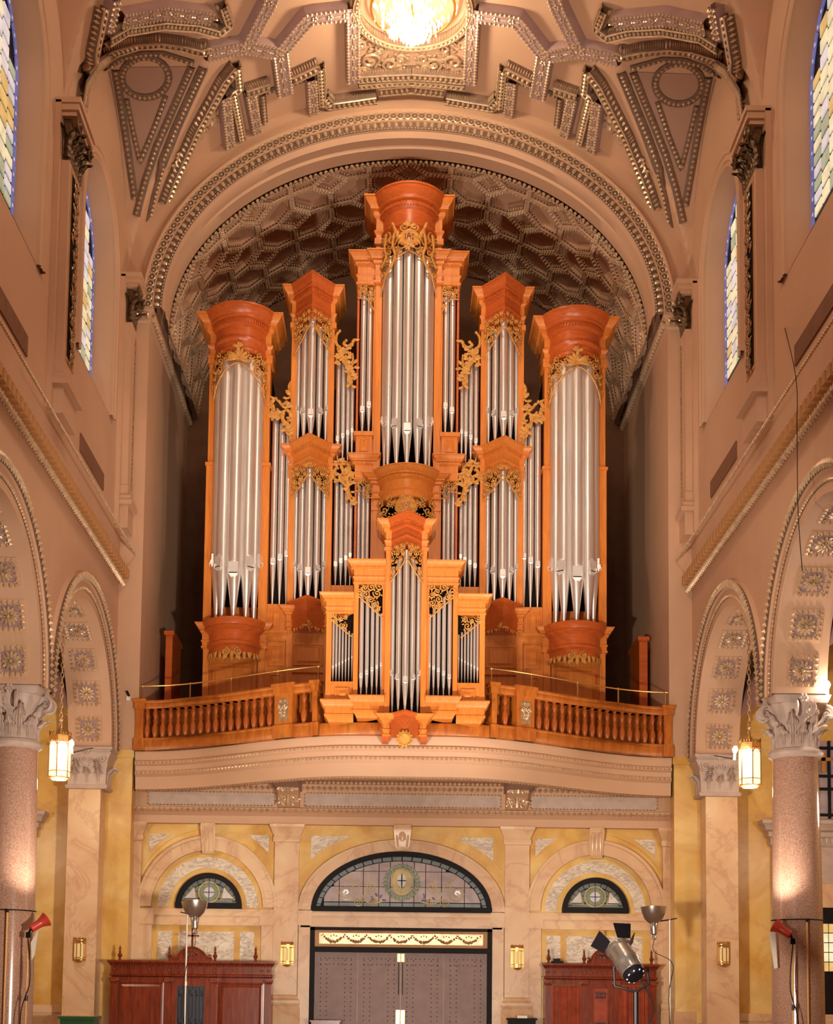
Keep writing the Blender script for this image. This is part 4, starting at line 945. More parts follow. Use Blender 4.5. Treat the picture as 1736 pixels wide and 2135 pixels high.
for k, cx in enumerate((-4.42, 4.44)):
    wn = lunette('window_%d' % (8 + k), cx, 3.6, .76, .78, 'small half-round stained glass window with cross roundel %s of the doors' % ('left' if k == 0 else 'right'), [cx - .56, cx, cx + .56], 'glass_teal')
    cz = 3.6 + .34
    for r0, r1, mt in ((.25, .22, 'glass_gold'), (.205, .12, 'glass_leaf')): MB().loft([[(cx + r_ * math.cos(t), .54, cz + r_ * math.sin(t)) for t in lin(0, 2 * PI, 29)[:-1]] for r_ in (r0, r1)], True).build('roundel', mt, wn)
    MB().quad(*[(cx + .12 * math.cos(t), .541, cz + .12 * math.sin(t)) for t in lin(0, 2 * PI, 21)[:-1]]).build('roundel', 'glass_white', wn)
    MB().box(cx - .012, cx + .012, .525, .54, cz - .24, cz + .24).box(cx - .12, cx + .12, .525, .54, cz - .012, cz + .012).build('cross', 'glass_violet', wn)
    for q in (-1, 1):
        xa, xb = cx + q * .3, cx + q * .56
        MB().quad((xa, .54, 3.8), (xb, .54, 3.8), (xa + q * .04, .54, 4.06)).build('side_pane', 'glass_white', wn)
        MB().tube([(xa - q * .03, .54, 3.77), (xb + q * .04, .54, 3.77), (xa + q * .06, .54, 4.12), (xa - q * .03, .54, 3.77)], .014, 4).build('gold_line', 'glass_gold', wn)
# --- bronze doors
dr = tag(empty('door_1', (0, .5, 0), 'four bronze door leaves with stud rows and brass plates, centre of the wall', None, None, 'structure'))
fr = MB()
fr.box(-2.07, -1.97, .40, .6, 0, 3.17).box(1.97, 2.07, .40, .6, 0, 3.17).box(-2.07, 2.07, .40, .6, 3.1, 3.17).box(-2.07, 2.07, .38, .6, 2.6, 2.72).build('frame', 'frame_black', dr)
rp = MB().box(-1.97, 1.97, .47, .6, 2.72, 3.1).build('relief_panel', 'plaster_ochre', dr)
MB().box(-1.87, 1.87, .462, .48, 2.79, 3.04).build('relief_ground', 'gilt', rp)
gm = MB(); rn = random.Random(2)
for k in range(7):
    x0 = -1.8 + k * 3.6 / 7; x1 = x0 + 3.6 / 7
    for t in lin(0, 1, 13):
        x = x0 + (x1 - x0) * t; z = 2.99 - .15 * math.sin(PI * t); s = .018 + .02 * math.sin(PI * t)
        for q in range(2): gm.ell((x + rn.uniform(-.02, .02), .455, z + rn.uniform(-.015, .015)), (s, 0, 0), (0, .015, 0), (0, 0, s), OCT)
    for j in range(3): gm.ball((x0 + .2 + j * .06, .455, 2.97 + .02 * (j % 2)), .02, OCT)
gm.build('garland', 'gilt_dark', rp)
lw = 3.94 / 4
for k in range(4):
    x0 = -1.97 + lw * k; x1 = x0 + lw
    lf = MB().box(x0 + .008, x1 - .008, .5, .56, .01, 2.6).build('door_leaf', 'bronze_door', dr)
    st = MB()
    for q in (.1, .24, .66, .8):
        z = 2.42
        while z > .1: st.ell((x0 + lw * (q + .05), .498, z), (.014, 0, 0), (0, .014, 0), (0, 0, .014), OCT); z -= .105
    for z in (2.46, 2.33):
        x = x0 + .14
        while x < x1 - .13: st.ell((x, .498, z), (.014, 0, 0), (0, .014, 0), (0, 0, .014), OCT); x += .1
    st.build('stud_row', 'black_metal', lf)
    if k in (1, 2):
        xe = x1 - .045 if k == 1 else x0 + .045
        MB().box(xe - .035, xe + .035, .485, .51, 2.40, 2.58).build('top_plate', 'brass', lf)
        MB().box(xe - .055, xe + .055, .485, .51, .95, 1.3).build('push_plate', 'brass', lf)
        MB().tube([(xe, .47, 1.65), (xe, .47, 2.38)], .008, 5).build('flush_rod', 'black_metal', lf)
# ================================================================ gallery
def gy(x): return -2.25 * (.5 + .5 * math.cos(PI * max(0, min(1, (abs(x) - .9) / 5.2))))
GX = lin(-6.1, 6.1, 81); gplan = [(x, gy(x)) for x in GX]
gl_ = MB().plan(gplan, [(0, 7.1), (.02, 7.08), (.02, 7.0), (-.02, 6.9), (.03, 6.86), (.03, 6.8), (-.03, 6.76), (-.05, 6.66), (-.01, 6.64), (-.01, 6.58), (-.08, 6.52), (-.1, 6.24), (-.2, 6.22)], False)
gal = tag(gl_.build('trim_gallery_front', 'plaster'), 'tan plaster gallery front curving out with two gilt bead lines', None, None, 'structure')
bd = MB(); beadrow(bd, [(x, y - .03, 6.83) for x, y in gplan], .1, (0, -1, 0), (.42, .32, .3)); beadrow(bd, [(x, y + .005, 6.61) for x, y in gplan], .1, (0, -1, 0), (.42, .38, .3)); beadrow(bd, [(x, y + .17, 6.22) for x, y in gplan], .08, (0, 0, -1), (.4, .3, .3))
bd.build('bead_moulding', 'gilt', gal)
fm = MB(); fm.loft([[(x, gy(x) + .1, 7.1) for x in GX], [(x, 6., 7.1) for x in GX]], False); tag(fm.build('floor_gallery', 'floor_stone'), kind='structure')
sm = MB(); sm.loft([[(x, gy(x) + .19, 6.23) for x in GX], [(x, gy(x) + .5, 6.24) for x in GX], [(x, max(gy(x) + .5, -.1), 6.46) for x in GX], [(x, .62, 6.46) for x in GX]], False)
gso = tag(sm.build('ceiling_gallery', 'plaster'), kind='structure')
for sg in (-1, 1):
    MB().box(sg * 2.6 - .28, sg * 2.6 + .28, gy(2.6) + .4, .5, 6.28, 6.5).build('beam', 'plaster_mauve', gso)
bd = MB(); beadrow(bd, [(-2.2, -.6, 6.33), (2.2, -.6, 6.33)], .1, (0, -1, -1), (.4, .5, .5)); bd.build('bead_moulding', 'gilt', gso)
# balustrades
bal = MB().lathe([(.055, 0), (.055, .04), (.04, .06), (.052, .1), (.068, .2), (.064, .28), (.034, .36), (.027, .385), (.046, .39), (.046, .41), (.032, .415), (.032, .43), (.046, .435), (.046, .455), (.03, .46), (.034, .5), (.052, .56), (.054, .6), (.034, .66), (.034, .675), (.052, .69), (.055, .72)], 10).mesh('baluster')
pan = MB().box(-.072, .072, .05, .065, .04, .66).mesh('back_slat')
for sg, side in ((-1, 'left'), (1, 'right')):
    bs = empty('balustrade', (sg * 3.9, gy(3.9), 7.1), 'curved orange wood gallery balustrade with turned balusters, %s of the small organ case' % side, 'balustrade', 'gallery balustrades')
    xs_ = [x for x in lin(sg * 1.80, sg * 6.06, 40)]; xs_.sort(); pl_ = [(x, gy(x)) for x in xs_]
    for nm, z0, z1, d0, d1 in (('base_rail', 7.1, 7.36, -.1, .07), ('base_moulding', 7.33, 7.39, -.1, .09), ('top_rail', 8.06, 8.2, -.1, .08), ('top_moulding', 8.18, 8.25, -.12, .11)):
        MB().plan(pl_, [(d0, z1), (d1 - .015, z1), (d1, z1 - .02), (d1, z0 + .02), (d1 - .015, z0), (d0, z0)]).build(nm, 'balustrade_wood', bs)
    MB().plan(pl_, [(-.3, 8.1), (-.3, 7.1)], False).build('back_board', 'balustrade_wood', bs)
    # newel with gilt relief, end posts
    for x, hw, relief in ((2.55, .23, True), (6.0, .09, False), (1.87, .06, False)):
        x *= sg; y = gy(x); an = math.atan2(gy(x + .1) - gy(x - .1), .2); c_, s_ = math.cos(an), math.sin(an)
        nb = MB()
        for z0, z1, e in ((7.1, 7.38, .03), (7.38, 8.05, 0), (8.05, 8.2, .03), (8.2, 8.28, .06)):
            q = MB().box(-hw - e, hw + e, -.1 - e, .08, z0, z1); nb.add([(x + px_ * c_ - py_ * s_, y + px_ * s_ + py_ * c_, pz) for px_, py_, pz in q.v], q.f)
        nw = nb.build('newel', 'balustrade_wood', bs)
        if relief:
            P = lambda s, z: (Vector((x + s * c_ + .105 * s_, y + s * s_ - .105 * c_, z)), Vector((s_, -c_, 0)))
            rl = MB(); rl.quad(*[P(a, b_)[0] for a, b_ in ((-.13, 7.46), (.13, 7.46), (.13, 7.96), (-.13, 7.96))]); rl.build('relief_ground', 'gilt_dark', nw)
            rl = MB(); carve(rl, P, -.13, .13, lambda s: 7.46, 7.96, .065, 3, True, 9, .014, False)
            for k in range(8): a = k * PI / 4; leafat(rl, P, (.03 * math.cos(a), 7.71 + .03 * math.sin(a)), a, .05, .016)
            rl.build('scroll_relief', 'gilt', nw)
    xs_ = lin(sg * 1.80, sg * 6.08, 30); br = MB().tube([(x, gy(x) + .08, 8.62) for x in xs_], .018, 8).build('brass_rail', 'brass', bs); br['label'] = 'slim brass safety rail above the balustrade'
    for x in (2.75, 3.85, 4.85, 5.98, 1.85):
        MB().tube([(sg * x, gy(x) + .08, 8.2), (sg * x, gy(x) + .08, 8.6)], .016, 6).build('rail_post', 'brass', br)
        MB().ball((sg * x, gy(x) + .08, 8.62), .034).build('rail_knuckle', 'brass', br)
    n = 0; x = 6.0 - .16
    while x > 1.95:
        if abs(x - 2.55) > .29:
            X_ = sg * x; y = gy(X_)
            obj('baluster', bal, 'baluster_wood', bs, (X_, y, 7.365))
        x -= .183 if x > 2.6 else .2
MB().plan([(x, gy(x)) for x in lin(-1.78, 1.78, 15)], [(-.1, 7.36), (.055, 7.36), (.07, 7.34), (.07, 7.12), (.055, 7.1), (-.1, 7.1)]).build('trim_gallery_rail', 'balustrade_wood')
tag(bpy.data.objects['trim_gallery_rail'], 'yellow-brown wooden base board under the small organ case', None, None, 'structure')
# ================================================================ pipe organs
PROF = [(.30, 0), (.30, -.04), (.27, -.05), (.23, -.13), (.17, -.20), (.145, -.22), (.145, -.27), (.10, -.29), (.07, -.30), (.07, -.40), (.03, -.43), (0, -.45), (0, -.72), (.045, -.74), (.05, -.78), (.02, -.82), (0, -.84), (0, -.98), (.035, -1.0), (.04, -1.07), (0, -1.1)]
def prof(zt, h, kd=1., keep=None):
    k = h / 1.1; p = [(d * kd, zt + z * k) for d, z in PROF]
    return p
def dentils(mb, pl, d, z0, z1, step=.06):
    pts = [Vector((x, y, 0)) for x, y in pl]
    for p, t in resample(pts, step):
        o = Vector((t.y, -t.x, 0)); c = p + o * d
        a = t * step * .3; b_ = o * .03
        mb.add([c + a * sx + b_ * sy + Vector((0, 0, z)) for z in (z0, z1) for sx, sy in ((-1, -1), (1, -1), (1, 1), (-1, 1))], [(0, 1, 5, 4), (1, 2, 6, 5), (2, 3, 7, 6), (3, 0, 4, 7), (0, 3, 2, 1)])
def arcplan(cx, y0, r, bul, n=22, a=78): return [(cx + r * math.sin(t) / math.sin(R(a)), y0 - bul * (math.cos(t) - math.cos(R(a))) / (1 - math.cos(R(a)))) for t in lin(-R(a), R(a), n + 1)]
def vplan(cx, y0, hw, bul): return [(cx - hw, y0), (cx, y0 - bul), (cx + hw, y0)]
def entab(org, pl, zt, h, kd=1., mat='cornice_wood', name='cornice'):
    o = MB().plan(pl, [(d + .005, z) for d, z in prof(zt, h, kd)]).build(name, mat, org)
    k = h / 1.1; dm = MB(); dentils(dm, pl, .075 * kd, zt - .39 * k, zt - .31 * k); dm.build('dentil_course', mat, o); return o
def block(org, x0, x1, yf, yb, zt, h, kd=1., mat='case_wood', name='cornice_block'):
    return MB().plan([(x0, yb), (x0, yf), (x1, yf), (x1, yb)], [(d + .006, z) for d, z in prof(zt, h, kd)]).build(name, mat, org)
def planmap(pl, d=0.):
    """(s, z) -> point on the plan polyline at arc length s from its middle"""
    pts = [Vector((x, y, 0)) for x, y in pl]; ls = [0]
    for a, b_ in zip(pts, pts[1:]): ls.append(ls[-1] + (b_ - a).length)
    T = ls[-1]
    def P(s, z):
        q = max(0, min(T, s + T / 2)); i = 0
        while i < len(ls) - 2 and ls[i + 1] < q: i += 1
        t = (pts[i + 1] - pts[i]).normalized(); p = pts[i] + t * (q - ls[i]); n = Vector((t.y, -t.x, 0))
        return (p + n * d + Vector((0, 0, z)), n)
    return P, T
def post(org, x, w_, yf, yb, z0, z1, mat='case_wood', name='post'): return MB().box(x - w_ / 2, x + w_ / 2, yf, yb, z0, z1).build(name, mat, org)
PC = {}
def pipe(org, x, y, r, zf, zm, zt, face=0.):
    key = (round(r, 3), round(zm - zf, 2), round(zt - zm, 2))
    if key not in PC:
        hf, hb = zm - zf, zt - zm
        b_ = MB().lathe([(r * .2, 0), (r * .24, .01), (r * .97, hf - r * .25), (r, hf), (r, hf + hb), (r * .9, hf + hb)], 18).mesh('organ_pipe')
        l = MB(); w_ = r * .66
        l.box(-w_, w_, -r * 1.06, -r * .5, hf, hf + r * 1.5)
        l.ell((0, -r * .78, hf + r * 1.5), (w_, 0, 0), (0, r * .33, 0), (0, 0, r * .62))
        l.loft([[(-w_, -r * 1.08, hf - r * .16), (w_, -r * 1.08, hf - r * .16), (w_, -r * .6, hf - r * .16), (-w_, -r * .6, hf - r * .16)], [(-w_ * .8, -r * 1.02, hf - r * .4), (w_ * .8, -r * 1.02, hf - r * .4), (w_ * .8, -r * .5, hf - r * .4), (-w_ * .8, -r * .5, hf - r * .4)], [(-w_ * .3, -r * .82, hf - r * .8), (w_ * .3, -r * .82, hf - r * .8), (w_ * .3, -r * .4, hf - r * .8), (-w_ * .3, -r * .4, hf - r * .8)]], True, True, True)
        for q in (-1, 1): l.box(q * w_ - r * .05, q * w_ + r * .05, -r * 1.25, -r * .5, hf - r * .25, hf + r * .45)
        sl = MB().box(-w_, w_, -r * 1.04, -r * .5, hf - r * .17, hf + .005).mesh('mouth_slit')
        PC[key] = (b_, l.mesh('mouth_lips'), sl)
    b_, l, s = PC[key]
    o = obj('organ_pipe', b_, 'pipe_metal', org, (x, y, zf), face)
    obj('mouth_lips', l, 'pipe_lip', o, (0, 0, 0), local=True); obj('mouth_slit', s, 'black_slot', o, (0, 0, 0), local=True)
    return o
def shade(org, pl, zlow, ztop, rad, seed, dens=26, d=.02, sym=True, thick=.02):
    P, T = planmap(pl, d); mb = MB(); carve(mb, P, -T / 2 + .01, T / 2 - .01, zlow, ztop, rad, seed, sym, dens, thick)
    return mb.build('pipe_shade', 'carving', org)
def boxm(org, name, mat, x0, x1, y0, y1, z0, z1): return MB().box(min(x0, x1), max(x0, x1), y0, y1, z0, z1).build(name, mat, org)
def rpanel(org, x0, x1, y, z0, z1, mat='case_wood', name='raised_panel'):
    x0, x1 = sorted((x0, x1)); r = lambda e, d: [(x0 + e, y - d, z0 + e), (x1 - e, y - d, z0 + e), (x1 - e, y - d, z1 - e), (x0 + e, y - d, z1 - e)]
    return MB().loft([r(0, 0), r(0, .03), r(.03, .035), r(.04, .01), r(.06, .012), r(.11, .04)], True, False, True).build(name, mat, org, smooth=False)
def console_round(org, cx, y0, r, bul, z0, z1):
    pl = arcplan(cx, y0, r, bul); H = z1 - z0
    MB().plan(pl, [(.17, z1), (.18, z1 - .04), (.13, z1 - .1), (.1, z1 - .15), (.12, z1 - .18), (.04, z1 - .24), (.0, z1 - .28), (0, z0 + .3), (.04, z0 + .26), (.04, z0 + .2), (-.02, z0 + .16), (-.03, z0)]).build('console', 'cornice_wood', org)
OY = 1.3
org = empty('pipe_organ', (0, 2., 7.1), 'tall main organ case of orange wood with silver pipes filling the arched niche', 'organ')
# carcase behind the pipes, near-black colour standing in for shade inside
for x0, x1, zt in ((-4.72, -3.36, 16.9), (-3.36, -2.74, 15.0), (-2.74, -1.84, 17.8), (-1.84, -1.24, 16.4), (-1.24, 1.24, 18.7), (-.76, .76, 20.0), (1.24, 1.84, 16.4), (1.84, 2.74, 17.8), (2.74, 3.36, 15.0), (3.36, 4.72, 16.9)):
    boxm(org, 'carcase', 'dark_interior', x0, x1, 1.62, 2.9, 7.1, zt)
for sg in (-1, 1):
    s = lambda v: sg * v
    # ---- outer round tower
    cx = s(4.05)
    for x, w_ in ((4.725, .14), (3.40, .16)):
        post(org, s(x), w_, OY - .02, 1.7, 7.1, 17.4); post(org, s(x), w_ + .05, OY - .04, 1.7, 10.2, 14.33)
        boxm(org, 'post_cap', 'case_wood', s(x) - w_ / 2 - .05, s(x) + w_ / 2 + .05, OY - .08, 1.7, 14.31, 14.38)
        boxm(org, 'post_cap', 'case_wood', s(x) - w_ / 2 - .04, s(x) + w_ / 2 + .04, OY - .06, 1.7, 16.86, 16.98)
        block(org, s(x) - w_ / 2, s(x) + w_ / 2, OY - .02, 2.4, 18.02, 1.05)
        block(org, s(x) - w_ / 2 - .02, s(x) + w_ / 2 + .02, OY - .04, 1.7, 10.42, .6, .55)
    pl = arcplan(cx, OY, .60, .56)
    entab(org, pl, 18.02, 1.1)
    zl = lambda q: 16.9 - .0 - .72 * (abs(q) / .85) ** 1.3
    shade(org, pl, lambda q: 16.62 - .75 * min(1, abs(q) / .84) ** 1.5, 16.98, .13, 11, 26, .03)
    sh_ = MB(); P, T = planmap(pl, .06)
    for k in range(9): a = R(-110 + k * 27.5) + PI / 2; leafat(sh_, P, (0, 16.72), a, .26 + .02 * (k == 4), .05, .03)
    for k in range(5): a = R(30 + k * 30); leafat(sh_, P, (0, 16.98), a, .14, .03, .03)
    sh_.ball(P(0, 16.7)[0], .06); sh_.build('palmette', 'carving', org)
    for k, (a, r, zm) in enumerate(((-76, .145, 11.86), (-38, .158, 11.70), (0, .168, 11.52), (38, .158, 11.70), (76, .145, 11.86))):
        rr = .46; pipe(org, cx + rr * math.sin(R(a)) * 1.0, OY + .02 - rr * math.cos(R(a)) * .95, r, 10.42, zm, 16.95 - .35 * abs(a) / 76, R(a))
    console_round(org, cx, OY, .62, .58, 9.62, 10.42)
    boxm(org, 'toe_board', 'cornice_wood', s(4.68), s(3.44), .95, 1.6, 10.3, 10.75) if False else None
    boxm(org, 'toe_board', 'case_wood', s(4.66), s(3.48), 1.5, 1.62, 10.3, 10.9)
    cv = MB(); P, T = planmap(arcplan(cx, OY, .60, .55), .0)
    for k in range(19):
        q = -T / 2 + T * k / 18; leafat(cv, P, (q, 9.66), -PI / 2 + .5 * math.sin(k * 2.1), .16 + .1 * math.exp(-(q / .3) ** 2), .05, .02)
    for q in (-.14, .14): cv.tube(scroll_pts(P, (q, 9.62), .1, 1.4, PI / 2, 1 if q > 0 else -1, .03), .025, 5)
    cv.build('console_carving', 'carving', org)
    # base below the tower
    boxm(org, 'base_board', 'case_wood', s(4.66), s(3.48), 1.42, 1.6, 7.1, 9.9); rpanel(org, s(4.6), s(3.54), 1.42, 7.25, 9.5)
    # ---- three-pipe flat
    for x, r, zm, zt in ((3.19, .078, 11.98, 15.62), (3.02, .076, 12.08, 15.45), (2.86, .070, 12.18, 15.2)): pipe(org, s(x), 1.48, r, 10.95, zm, zt)
    boxm(org, 'toe_board', 'case_wood', s(3.34), s(2.74), 1.36, 1.62, 10.2, 10.95); rpanel(org, s(3.24), s(2.9), 1.36, 10.3, 10.82)
    MB().plan([(min(s(3.32), s(2.8)), 1.36), (max(s(3.32), s(2.8)), 1.36)], [(.0, 10.3), (.14, 10.28), (.14, 10.22), (.06, 10.12), (.03, 10.06), (0, 10.04)]).build('base_cornice', 'case_wood', org)
    boxm(org, 'base_board', 'case_wood', s(3.34), s(2.74), 1.40, 1.62, 7.1, 10.2); rpanel(org, s(3.22), s(2.92), 1.40, 7.3, 9.25); rpanel(org, s(3.26), s(2.88), 1.40, 9.45, 9.95)
    # ---- pointed tower, upper and lower
    vx = s(2.305); vpl = vplan(vx, OY, .44, .55)
    for x in (2.745, 1.855):
        post(org, s(x), .15, OY - .02, 1.7, 7.1, 18.3)
        block(org, s(x) - .075, s(x) + .075, OY - .02, 2.3, 18.78, .95, .75); block(org, s(x) - .075, s(x) + .075, OY - .03, 1.7, 14.8, .62, .7)
        boxm(org, 'post_cap', 'case_wood', s(x) - .115, s(x) + .115, OY - .06, 1.7, 17.78, 17.9); boxm(org, 'post_cap', 'case_wood', s(x) - .11, s(x) + .11, OY - .05, 1.7, 14.12, 14.2)
        block(org, s(x) - .075, s(x) + .075, OY - .03, 1.7, 10.86, .5, .55)
    entab(org, vpl, 18.78, .95, .75); entab(org, vpl, 14.8, .66, .7, 'case_wood')
    shade(org, vpl, lambda q: 17.62 - .55 * min(1, abs(q) / .66), 18.0, .095, 21, 20, .03); shade(org, vpl, lambda q: 13.95 - .42 * min(1, abs(q) / .66) ** .7, 14.24, .085, 22, 20, .03)
    for k, (dx, dy, r, zu, zl_) in enumerate(((-.335, -.01, .07, 15.72, 11.86), (-.18, -.18, .08, 15.58, 11.72), (0, -.36, .096, 15.44, 11.57), (.18, -.18, .08, 15.58, 11.72), (.335, -.01, .07, 15.72, 11.86))):
        fa = R(-34) * (-1 if dx > 0 else 1) if dx else 0
        pipe(org, vx + dx, OY + .04 + dy, r, 14.82, zu, 17.95 - abs(dx) * 1.3, fa); pipe(org, vx + dx, OY + .04 + dy, r, 10.9, zl_, 14.12 - abs(dx) * .9, fa)
    MB().plan(vpl, [(.06, 10.98), (.09, 10.96), (.09, 10.92), (.02, 10.84), (.0, 10.8), (-.02, 10.3), (-.05, 10.24)]).build('console', 'cornice_wood', org)
    cv = MB(); P, T = planmap(vpl, .02)
    for k in range(15): q = -.6 + 1.2 * k / 14.; leafat(cv, P, (q, 10.3), -PI / 2 + .6 * math.sin(k * 2), .1 if abs(q) > .08 else .2, .03)
    for k in range(5): leafat(cv, P, (0, 10.26), R(30 + 30 * k), .16, .03, .03)
    cv.build('console_carving', 'carving', org)
    boxm(org, 'base_board', 'case_wood', s(2.7), s(1.9), 1.34, 1.62, 7.1, 11.0); rpanel(org, s(2.66), s(1.94), 1.34, 9.45, 9.98); rpanel(org, s(2.66), s(1.94), 1.34, 7.25, 9.0)
    MB().plan([(min(s(2.67), s(1.93)), 1.34), (max(s(2.67), s(1.93)), 1.34)], [(0, 9.36), (.05, 9.34), (.05, 9.28), (0, 9.24)]).build('base_moulding', 'case_wood', org)
    boxm(org, 'base_board', 'case_wood', s(1.9), s(1.2), 1.42, 1.62, 7.1, 11.4)
    # ---- four-pipe flats
    for x, r, zm, zt, zm2, zt2 in ((1.68, .056, 15.06, 16.95, 11.95, 14.05), (1.555, .054, 15.14, 17.0, 12.03, 13.95), (1.435, .052, 15.22, 16.75, 12.10, 13.75), (1.33, .046, 15.28, 16.4, 12.18, 13.5)):
        pipe(org, s(x), 1.47, r, 14.5, zm, zt); pipe(org, s(x), 1.47, r, 11.44, zm2, zt2)
    boxm(org, 'toe_board', 'case_wood', s(1.78), s(1.24), 1.4, 1.62, 11.2, 11.44); boxm(org, 'toe_board', 'case_wood', s(1.78), s(1.24), 1.44, 1.62, 14.42, 14.52)
    # ---- carved wings over the flats
    def wing(pts_list, leaves, seed):
        w_ = MB(); P = flatmap(OY + .0)
        for pts, r in pts_list:
            q = spline([(s(a), OY + .02, z) for a, z in pts], 7); n = len(q); w_.tube(q, [r * (.45 + .75 * math.sin(PI * (.12 + .8 * i / n))) for i in range(n)], 6); w_.ball(q[0], r * 1.25); w_.ball(q[-1], r * .9)
        rn = random.Random(seed)
        for (a, z), ang, L in leaves: leafat(w_, P, (s(a), z), ang if sg > 0 else PI - ang, L, L * .3, .02)
        return w_.build('carved_wing', 'carving', org)
    def lv(pts, seed, L=.16):
        rn = random.Random(seed); q = spline([(a, 0, z) for a, z in pts], 4); return [((p.x + rn.uniform(-.03, .03), p.z + rn.uniform(-.03, .03)), rn.uniform(0, 6.28), L * rn.uniform(.6, 1.1)) for p in q]
    A = [[(1.66, 17.74), (1.74, 17.62), (1.74, 17.42), (1.6, 17.28), (1.42, 17.32), (1.3, 17.5)], [(1.5, 17.5), (1.56, 17.42), (1.46, 17.36), (1.36, 17.44)], [(1.5, 17.02), (1.42, 17.1), (1.46, 17.2), (1.58, 17.16), (1.58, 17.0), (1.46, 16.9), (1.34, 16.98), (1.34, 17.16)],
         [(1.72, 16.95), (1.72, 17.1), (1.6, 17.12), (1.52, 16.98), (1.46, 16.8), (1.38, 16.6), (1.34, 16.35)], [(1.34, 16.9), (1.42, 16.7), (1.36, 16.5)], [(1.7, 17.3), (1.66, 17.2), (1.52, 17.25)]]
    wing([(p, .034) for p in A], lv(A[3], 1) + lv(A[0][2:], 2, .12) + lv(A[4], 3) + lv([(1.6, 17.2), (1.45, 17.05), (1.32, 16.8)], 5), 4)
    B = [[(2.78, 16.5), (2.86, 16.35), (2.84, 16.15), (2.78, 16.0)], [(3.18, 16.02), (3.28, 15.96), (3.28, 15.8), (3.14, 15.66), (2.96, 15.72), (2.84, 15.9)], [(3.26, 15.5), (3.3, 15.62), (3.18, 15.68), (3.06, 15.58), (2.94, 15.4), (2.86, 15.2), (2.8, 15.0)], [(3.1, 15.95), (3.02, 15.86), (2.92, 15.96)], [(2.82, 15.6), (2.92, 15.3), (2.84, 15.1)]]
    wing([(p, .036) for p in B], lv(B[2], 6) + lv(B[1], 7, .13) + lv(B[4], 8) + lv([(2.84, 16.1), (2.92, 15.85), (2.8, 15.5)], 9), 4)
    D = [[(1.66, 14.3), (1.72, 14.4), (1.62, 14.5), (1.46, 14.44), (1.36, 14.28), (1.42, 14.12), (1.56, 14.16)], [(1.7, 14.18), (1.74, 14.06), (1.64, 14.0), (1.52, 14.08), (1.42, 13.9), (1.36, 13.65), (1.32, 13.42)], [(1.32, 14.1), (1.4, 13.8), (1.32, 13.6)]]
    wing([(p, .034) for p in D], lv(D[1], 10) + lv(D[0], 11, .13) + lv(D[2], 12) + lv([(1.6, 14.35), (1.4, 14.2), (1.3, 13.9)], 13), 4)
    # ---- centre flats with classical cornices
    xo, xi = s(1.24), s(.84)
    post(org, s(1.215), .05, OY, 1.7, 11.2, 19.0, 'cornice_wood'); post(org, s(.815), .06, OY + .02, 1.7, 11.2, 19.0, 'case_wood')
    a, b_ = sorted((s(1.24), s(.80))); pl2 = [(a, 2.2), (a, OY), (b_, OY), (b_, 2.2)]
    entab(org, pl2, 19.68, .78, .75, 'case_wood'); entab(org, pl2, 14.62, .62, .6, 'case_wood')
    shade(org, [(a, OY), (b_, OY)], lambda q: 18.55 - .32 * (q * sg < 0) * min(1, abs(q) / .2) , 18.92, .085, 31, 12, .02, False, .018); shade(org, [(a, OY), (b_, OY)], lambda q: 13.72 - .16 * (q * sg < 0), 14.02, .075, 32, 10, .02, False, .016)
    for x, r, zm in ((1.09, .074, 15.78), (.93, .07, 15.90)): pipe(org, s(x), 1.46, r, 15.15, zm, 18.8)
    for x, r in ((1.145, .052), (1.03, .05), (.925, .047)): pipe(org, s(x), 1.46, r, 11.0, 11.6, 13.9)
    boxm(org, 'pedestal', 'case_wood', s(1.22), s(.84), 1.2, 1.6, 14.6, 15.08); boxm(org, 'pedestal_cap', 'case_wood', s(1.28), s(.80), 1.14, 1.6, 15.06, 15.16); rpanel(org, s(1.14), s(.92), 1.2, 14.68, 15.0)
    boxm(org, 'toe_board', 'case_wood', s(1.24), s(.8), 1.4, 1.62, 10.6, 11.0)
    # ---- posts of the centre tower
    post(org, s(.72), .16, OY - .04, 1.8, 11.0, 20.4)
    block(org, s(.72) - .08, s(.72) + .08, OY - .06, 2.5, 21.02, 1.15); block(org, s(.72) - .085, s(.72) + .085, OY - .09, 1.8, 19.68, .78, .7); block(org, s(.72) - .08, s(.72) + .08, OY - .08, 1.8, 14.1, .6, .8)
    boxm(org, 'post_cap', 'case_wood', s(.72) - .12, s(.72) + .12, OY - .1, 1.8, 19.95, 20.05); boxm(org, 'post_cap', 'case_wood', s(.72) - .11, s(.72) + .11, OY - .08, 1.8, 13.24, 13.33)
